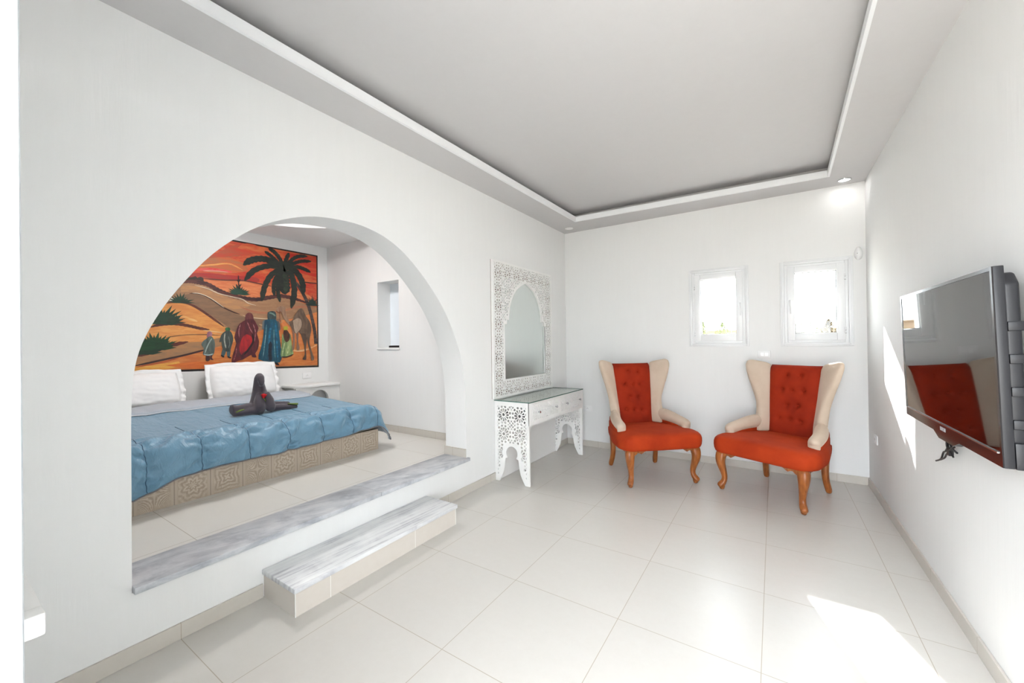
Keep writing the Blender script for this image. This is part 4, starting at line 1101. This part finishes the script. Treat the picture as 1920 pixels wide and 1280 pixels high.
# plants
G1 = (30, 62, 44); G2 = (40, 50, 34)
pt.poly([(345, 660), (365, 630), (385, 632), (395, 655)], (224, 214, 196))
pt.agave((432, 668), 52, G1, 11, .9, 2); pt.agave((462, 672), 30, G2, 7, .8, 3)
pt.agave((875, 605), 66, (36, 66, 52), 13, .75, 4)
pt.stroke([(872, 575), (868, 520), (866, 462)], 6, (46, 34, 34)); pt.stroke([(850, 530), (868, 555), (888, 528)], 6, (46, 40, 36)); pt.stroke([(856, 498), (868, 512), (880, 492)], 6, (46, 36, 36))
pt.agave((285, 822), 92, G1, 15, .95, 5); pt.agave((378, 820), 48, (36, 56, 40), 9, 1.1, 6)
pt.agave((235, 1015), 96, (28, 66, 38), 17, .9, 7); pt.agave((160, 1050), 78, (28, 56, 36), 13, .9, 8); pt.agave((310, 1000), 40, (30, 62, 40), 7, 1.3, 12)
pt.agave((1420, 690), 48, (34, 52, 44), 13, 1.3, 9)
# palm
TRK = (52, 40, 40); FR = (27, 32, 28)
pt.stroke([(1290, 505), (1330, 565), (1370, 640), (1400, 720), (1425, 820), (1440, 900), (1446, 978)], 24, TRK, (84, 70, 66), taper=(.4, 1), jag=.12)
for f in ([(1200, 402), (1120, 360), (1040, 340), (960, 352), (902, 388)], 40), ([(1190, 400), (1080, 395), (980, 430), (912, 505)], 34), ([(1175, 420), (1105, 470), (1060, 560), (1042, 658)], 34), \
        ([(1180, 440), (1140, 500), (1130, 560), (1136, 618)], 26), ([(1180, 450), (1160, 540), (1165, 600), (1178, 666)], 26), ([(1205, 420), (1205, 480), (1210, 540), (1215, 606)], 76), \
        ([(1250, 425), (1275, 500), (1285, 590), (1262, 712)], 40), ([(1230, 400), (1300, 440), (1345, 520), (1350, 612)], 42), ([(1205, 400), (1170, 330), (1130, 285), (1090, 262)], 26), \
        ([(1190, 400), (1140, 345), (1100, 310), (1062, 284)], 22), ([(1208, 395), (1222, 350), (1246, 296)], 26), ([(1225, 395), (1270, 345), (1320, 322), (1384, 322)], 24), \
        ([(1235, 392), (1300, 368), (1350, 358), (1412, 360)], 24), ([(1240, 408), (1310, 402), (1360, 418), (1408, 442)], 26), ([(1180, 430), (1200, 400), (1240, 420)], 60):
    pt.stroke(f[0], f[1], FR, (38, 44, 36), taper=(.6, .15), jag=.22, k=5)
pt.stroke([(1210, 450), (1222, 520), (1218, 590)], 30, (52, 62, 48), (30, 36, 30), taper=(.4, .2), jag=.3)
# walkers and camel
def fig(pts, rgb, rgb2=None, k=3): pt.poly(pts, rgb, rgb2, k, (1, 10, 3))
fig([(632, 892), (650, 884), (668, 896), (664, 925), (645, 940), (628, 925)], (168, 116, 126), (140, 90, 100))
fig([(622, 1058), (648, 1062), (650, 1100), (622, 1104)], (60, 34, 34)); fig([(655, 1058), (678, 1042), (666, 1080), (680, 1098), (655, 1092)], (70, 36, 38))
fig([(640, 925), (664, 922), (684, 950), (690, 990), (680, 1055), (650, 1066), (600, 1058), (606, 1012), (588, 985), (600, 958), (620, 943)], (92, 104, 98), (64, 74, 70))
pt.stroke([(668, 935), (640, 980), (612, 1050)], 6, (154, 168, 160)); pt.stroke([(604, 1055), (640, 1062), (678, 1052)], 6, (170, 186, 182))
fig([(765, 862), (785, 854), (803, 862), (800, 880), (774, 886)], (48, 112, 62), (34, 70, 44))
fig([(748, 1012), (772, 1030), (756, 1072), (736, 1060)], (66, 88, 92)); fig([(778, 1028), (806, 1018), (800, 1075), (782, 1072)], (66, 88, 92))
fig([(772, 880), (800, 880), (820, 908), (826, 950), (812, 1000), (802, 1032), (770, 1034), (745, 1010), (738, 962), (722, 965), (738, 908)], (46, 52, 50), (66, 74, 70))
pt.stroke([(765, 895), (760, 950), (772, 1010)], 7, (170, 170, 156)); pt.stroke([(790, 920), (800, 970), (790, 1010)], 5, (110, 118, 110))
pt.stroke([(735, 1062), (748, 1072), (760, 1076)], 8, (34, 26, 26)); pt.stroke([(784, 1072), (798, 1080), (812, 1082)], 8, (34, 26, 26))
fig([(918, 762), (938, 745), (964, 750), (976, 774), (976, 806), (918, 806)], (112, 56, 54), (84, 38, 42))
fig([(922, 796), (976, 792), (1000, 828), (1016, 862), (1004, 900), (1020, 958), (1010, 1020), (990, 1050), (1002, 1078), (968, 1076), (960, 1060), (900, 1094), (868, 1102), (815, 1124), (822, 1060), (848, 975), (834, 932), (850, 872), (872, 828)], (98, 32, 38), (66, 24, 32), 2)
fig([(925, 905), (958, 920), (968, 955), (944, 1012), (905, 1040), (885, 1060), (872, 1005), (892, 935)], (168, 26, 30), (126, 24, 32))
for q in [[(880, 830), (868, 880), (872, 930)], [(930, 810), (950, 860), (972, 900)], [(850, 1000), (846, 1050), (830, 1100)], [(975, 830), (992, 890), (985, 960)]]: pt.stroke(q, 5, (176, 116, 116), (120, 50, 56))
pt.stroke([(968, 900), (975, 960), (940, 1020), (905, 1060)], 12, (40, 18, 24))
fig([(1132, 1108), (1150, 1112), (1172, 1136), (1146, 1134)], (36, 28, 30))
fig([(1084, 742), (1110, 732), (1140, 738), (1148, 765), (1142, 800), (1090, 804), (1082, 770)], (62, 76, 76), (44, 54, 56))
pt.stroke([(1095, 745), (1120, 752), (1142, 770)], 10, (110, 136, 126))
fig([(1046, 808), (1068, 800), (1058, 862), (1043, 864)], (104, 112, 112)); fig([(1146, 808), (1172, 815), (1180, 870), (1160, 872)], (92, 92, 92))
fig([(1060, 802), (1088, 795), (1142, 795), (1160, 830), (1170, 900), (1182, 1000), (1190, 1060), (1176, 1116), (1100, 1112), (1014, 1092), (1030, 1020), (1046, 950), (1055, 870)], (26, 86, 104), (20, 60, 80), 2)
for q in [[(1120, 810), (1100, 900), (1090, 1090)], [(1140, 820), (1150, 920), (1160, 1100)]]: pt.stroke(q, 12, (34, 110, 142), (24, 70, 96))
for q in [[(1075, 830), (1066, 940), (1048, 1080)], [(1130, 870), (1132, 960), (1140, 1080)]]: pt.stroke(q, 5, (120, 160, 164), (60, 110, 120))
pt.stroke([(1105, 960), (1100, 1040), (1105, 1108)], 22, (24, 30, 44))
fig([(1202, 850), (1225, 844), (1236, 860), (1229, 876), (1206, 876)], (196, 170, 48), (150, 150, 50))
fig([(1192, 898), (1210, 920), (1250, 900), (1262, 962), (1268, 1020), (1277, 1050), (1240, 1066), (1183, 1074), (1187, 1000)], (150, 166, 108), (96, 122, 78))
fig([(1204, 876), (1230, 876), (1250, 915), (1242, 955), (1216, 962), (1200, 912)], (92, 56, 40), (60, 36, 30))
for q in [[(1210, 970), (1200, 1020), (1192, 1068)], [(1235, 965), (1236, 1010), (1230, 1060)]]: pt.stroke(q, 6, (206, 212, 160), (120, 140, 90))
pt.stroke([(1185, 1076), (1230, 1074), (1276, 1056)], 8, (52, 40, 34))
CM = (116, 92, 74); CM2 = (88, 70, 58)
fig([(1262, 858), (1282, 878), (1287, 960), (1280, 1022), (1266, 1016), (1274, 940)], (150, 112, 92))
fig([(1294, 890), (1314, 890), (1312, 960), (1322, 1000), (1317, 1024), (1299, 1016), (1301, 965)], (138, 104, 84))
fig([(1148, 716), (1164, 700), (1200, 696), (1216, 708), (1216, 730), (1226, 768), (1246, 806), (1268, 808), (1264, 850), (1234, 826), (1205, 790), (1186, 738), (1166, 742), (1150, 730)], (160, 128, 102), (130, 98, 80))
fig([(1240, 815), (1268, 800), (1284, 768), (1305, 735), (1330, 713), (1350, 726), (1370, 770), (1398, 810), (1411, 860), (1404, 905), (1380, 922), (1340, 915), (1316, 890), (1290, 900), (1266, 868)], CM, CM2)
fig([(1272, 805), (1308, 785), (1334, 800), (1336, 850), (1302, 896), (1286, 884)], (172, 150, 130), (150, 126, 108))
fig([(1330, 900), (1372, 905), (1376, 960), (1370, 1010), (1373, 1080), (1368, 1098), (1344, 1092), (1360, 1058), (1356, 990)], CM2, (74, 56, 48))
fig([(1370, 905), (1404, 895), (1396, 960), (1410, 1020), (1432, 1090), (1410, 1100), (1404, 1050), (1386, 990)], CM, CM2)
pt.stroke([(1170, 705), (1172, 760), (1180, 820), (1190, 870)], 3, (120, 50, 40))
mu = pt.mb.build('wall_painting', pt.mats, None)
tag(mu, 'large desert painting with palm, robed walkers and camel on the wall above the bed', 'painting')

# ------------------------------------------------------------------ outside the windows
gr = MB().box((-60, -60, -.35), (60, 90, -.13)).build('ground', plain('pale_sandy_ground', (212, 202, 188), .9)); gr['kind'] = 'structure'
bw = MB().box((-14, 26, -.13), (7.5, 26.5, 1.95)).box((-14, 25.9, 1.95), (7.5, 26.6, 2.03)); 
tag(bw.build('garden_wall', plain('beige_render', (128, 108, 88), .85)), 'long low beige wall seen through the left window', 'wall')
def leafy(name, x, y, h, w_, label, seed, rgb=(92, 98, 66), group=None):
    rn = random.Random(seed); r = empty(name, (x, y, -.13), 0, label, 'bush' if h < 3 else 'tree', group)
    tr = MB(); tr.tube([(0, 0, 0), (.05, 0, h*.35), (0, .05, h*.8)], [.05, .04, .02], 8)
    for k in range(5):
        a = rn.random()*6.28; tr.tube([(0, 0, h*.3), (math.cos(a)*w_*.25, math.sin(a)*w_*.25, h*.6), (math.cos(a)*w_*.42, math.sin(a)*w_*.42, h*.85)], [.02, .015, .006], 6)
    tr.build('branch', plain('grey_bark', (120, 108, 94), .9), r)
    lf = MB()
    for k in range(900):
        a = rn.random()*6.28; f = rn.random()**.5; z = h*(.25+.75*rn.random()); rr = w_/2*f*math.sin(PI*min(1, .15+.85*z/h))
        p = Vector((math.cos(a)*rr, math.sin(a)*rr, z)); s_ = .05+.05*rn.random()
        d1 = Vector((rn.uniform(-1, 1), rn.uniform(-1, 1), rn.uniform(-1, 1))).normalized()*s_; d2 = Vector((rn.uniform(-1, 1), rn.uniform(-1, 1), rn.uniform(-1, 1))).normalized()*s_*.5
        lf.add([p-d1, p+d2, p+d1, p-d2], [(0, 1, 2, 3)])
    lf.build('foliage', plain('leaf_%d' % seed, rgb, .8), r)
G_ = 'shrubs beyond the windows'
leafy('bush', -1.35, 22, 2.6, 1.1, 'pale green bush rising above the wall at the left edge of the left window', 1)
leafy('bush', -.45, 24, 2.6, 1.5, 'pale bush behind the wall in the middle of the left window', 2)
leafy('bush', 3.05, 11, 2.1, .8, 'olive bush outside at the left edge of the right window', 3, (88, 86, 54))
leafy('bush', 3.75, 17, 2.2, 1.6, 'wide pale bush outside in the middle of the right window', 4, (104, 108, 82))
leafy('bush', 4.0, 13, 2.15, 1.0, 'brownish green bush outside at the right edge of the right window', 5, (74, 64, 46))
tt = empty('bare_tree', (4.15, 20, -.13), 0, 'thin bare tree standing alone beyond the right window', 'tree')
q = MB(); q.tube([(0, 0, 0), (.03, 0, 2), (0, 0, 3.4)], [.05, .04, .015], 8)
rn = random.Random(4)
for k in range(16):
    z = 1.5+k*.11; a = rn.choice([0, PI])+rn.uniform(-.5, .5); L = .5-.02*k
    q.tube([(0, 0, z), (L*.5*math.cos(a), .1, z+.1), (L*math.cos(a), .15, z+.05)], [.015, .01, .004], 5)
q.build('trunk_and_twigs', plain('pale_bark', (104, 104, 104), .9), tt)

# added lamp, unseen inside the alcove ceiling recess, to carry the alcove light
cl = empty('added_ceiling_lamp', (-1.45, -3.0, HA+.28), 0, 'added round lamp, unseen, up inside the round recess of the alcove ceiling', 'light')
MB().prism([(.26*math.cos(2*PI*i/40), .26*math.sin(2*PI*i/40)) for i in range(40)], 'z', -.06, 0).build('added_lamp_housing', M_WHITE, cl, smooth=50)
m_ = bpy.data.materials['lit_lamp'].copy(); m_.name = 'fill_diffuser'; m_.node_tree.nodes['Principled BSDF'].inputs['Emission Strength'].default_value = 2.8
MB().prism([(.25*math.cos(2*PI*i/40), .25*math.sin(2*PI*i/40)) for i in range(40)], 'z', -.075, -.06).build('added_lamp_diffuser', m_, cl, smooth=50)
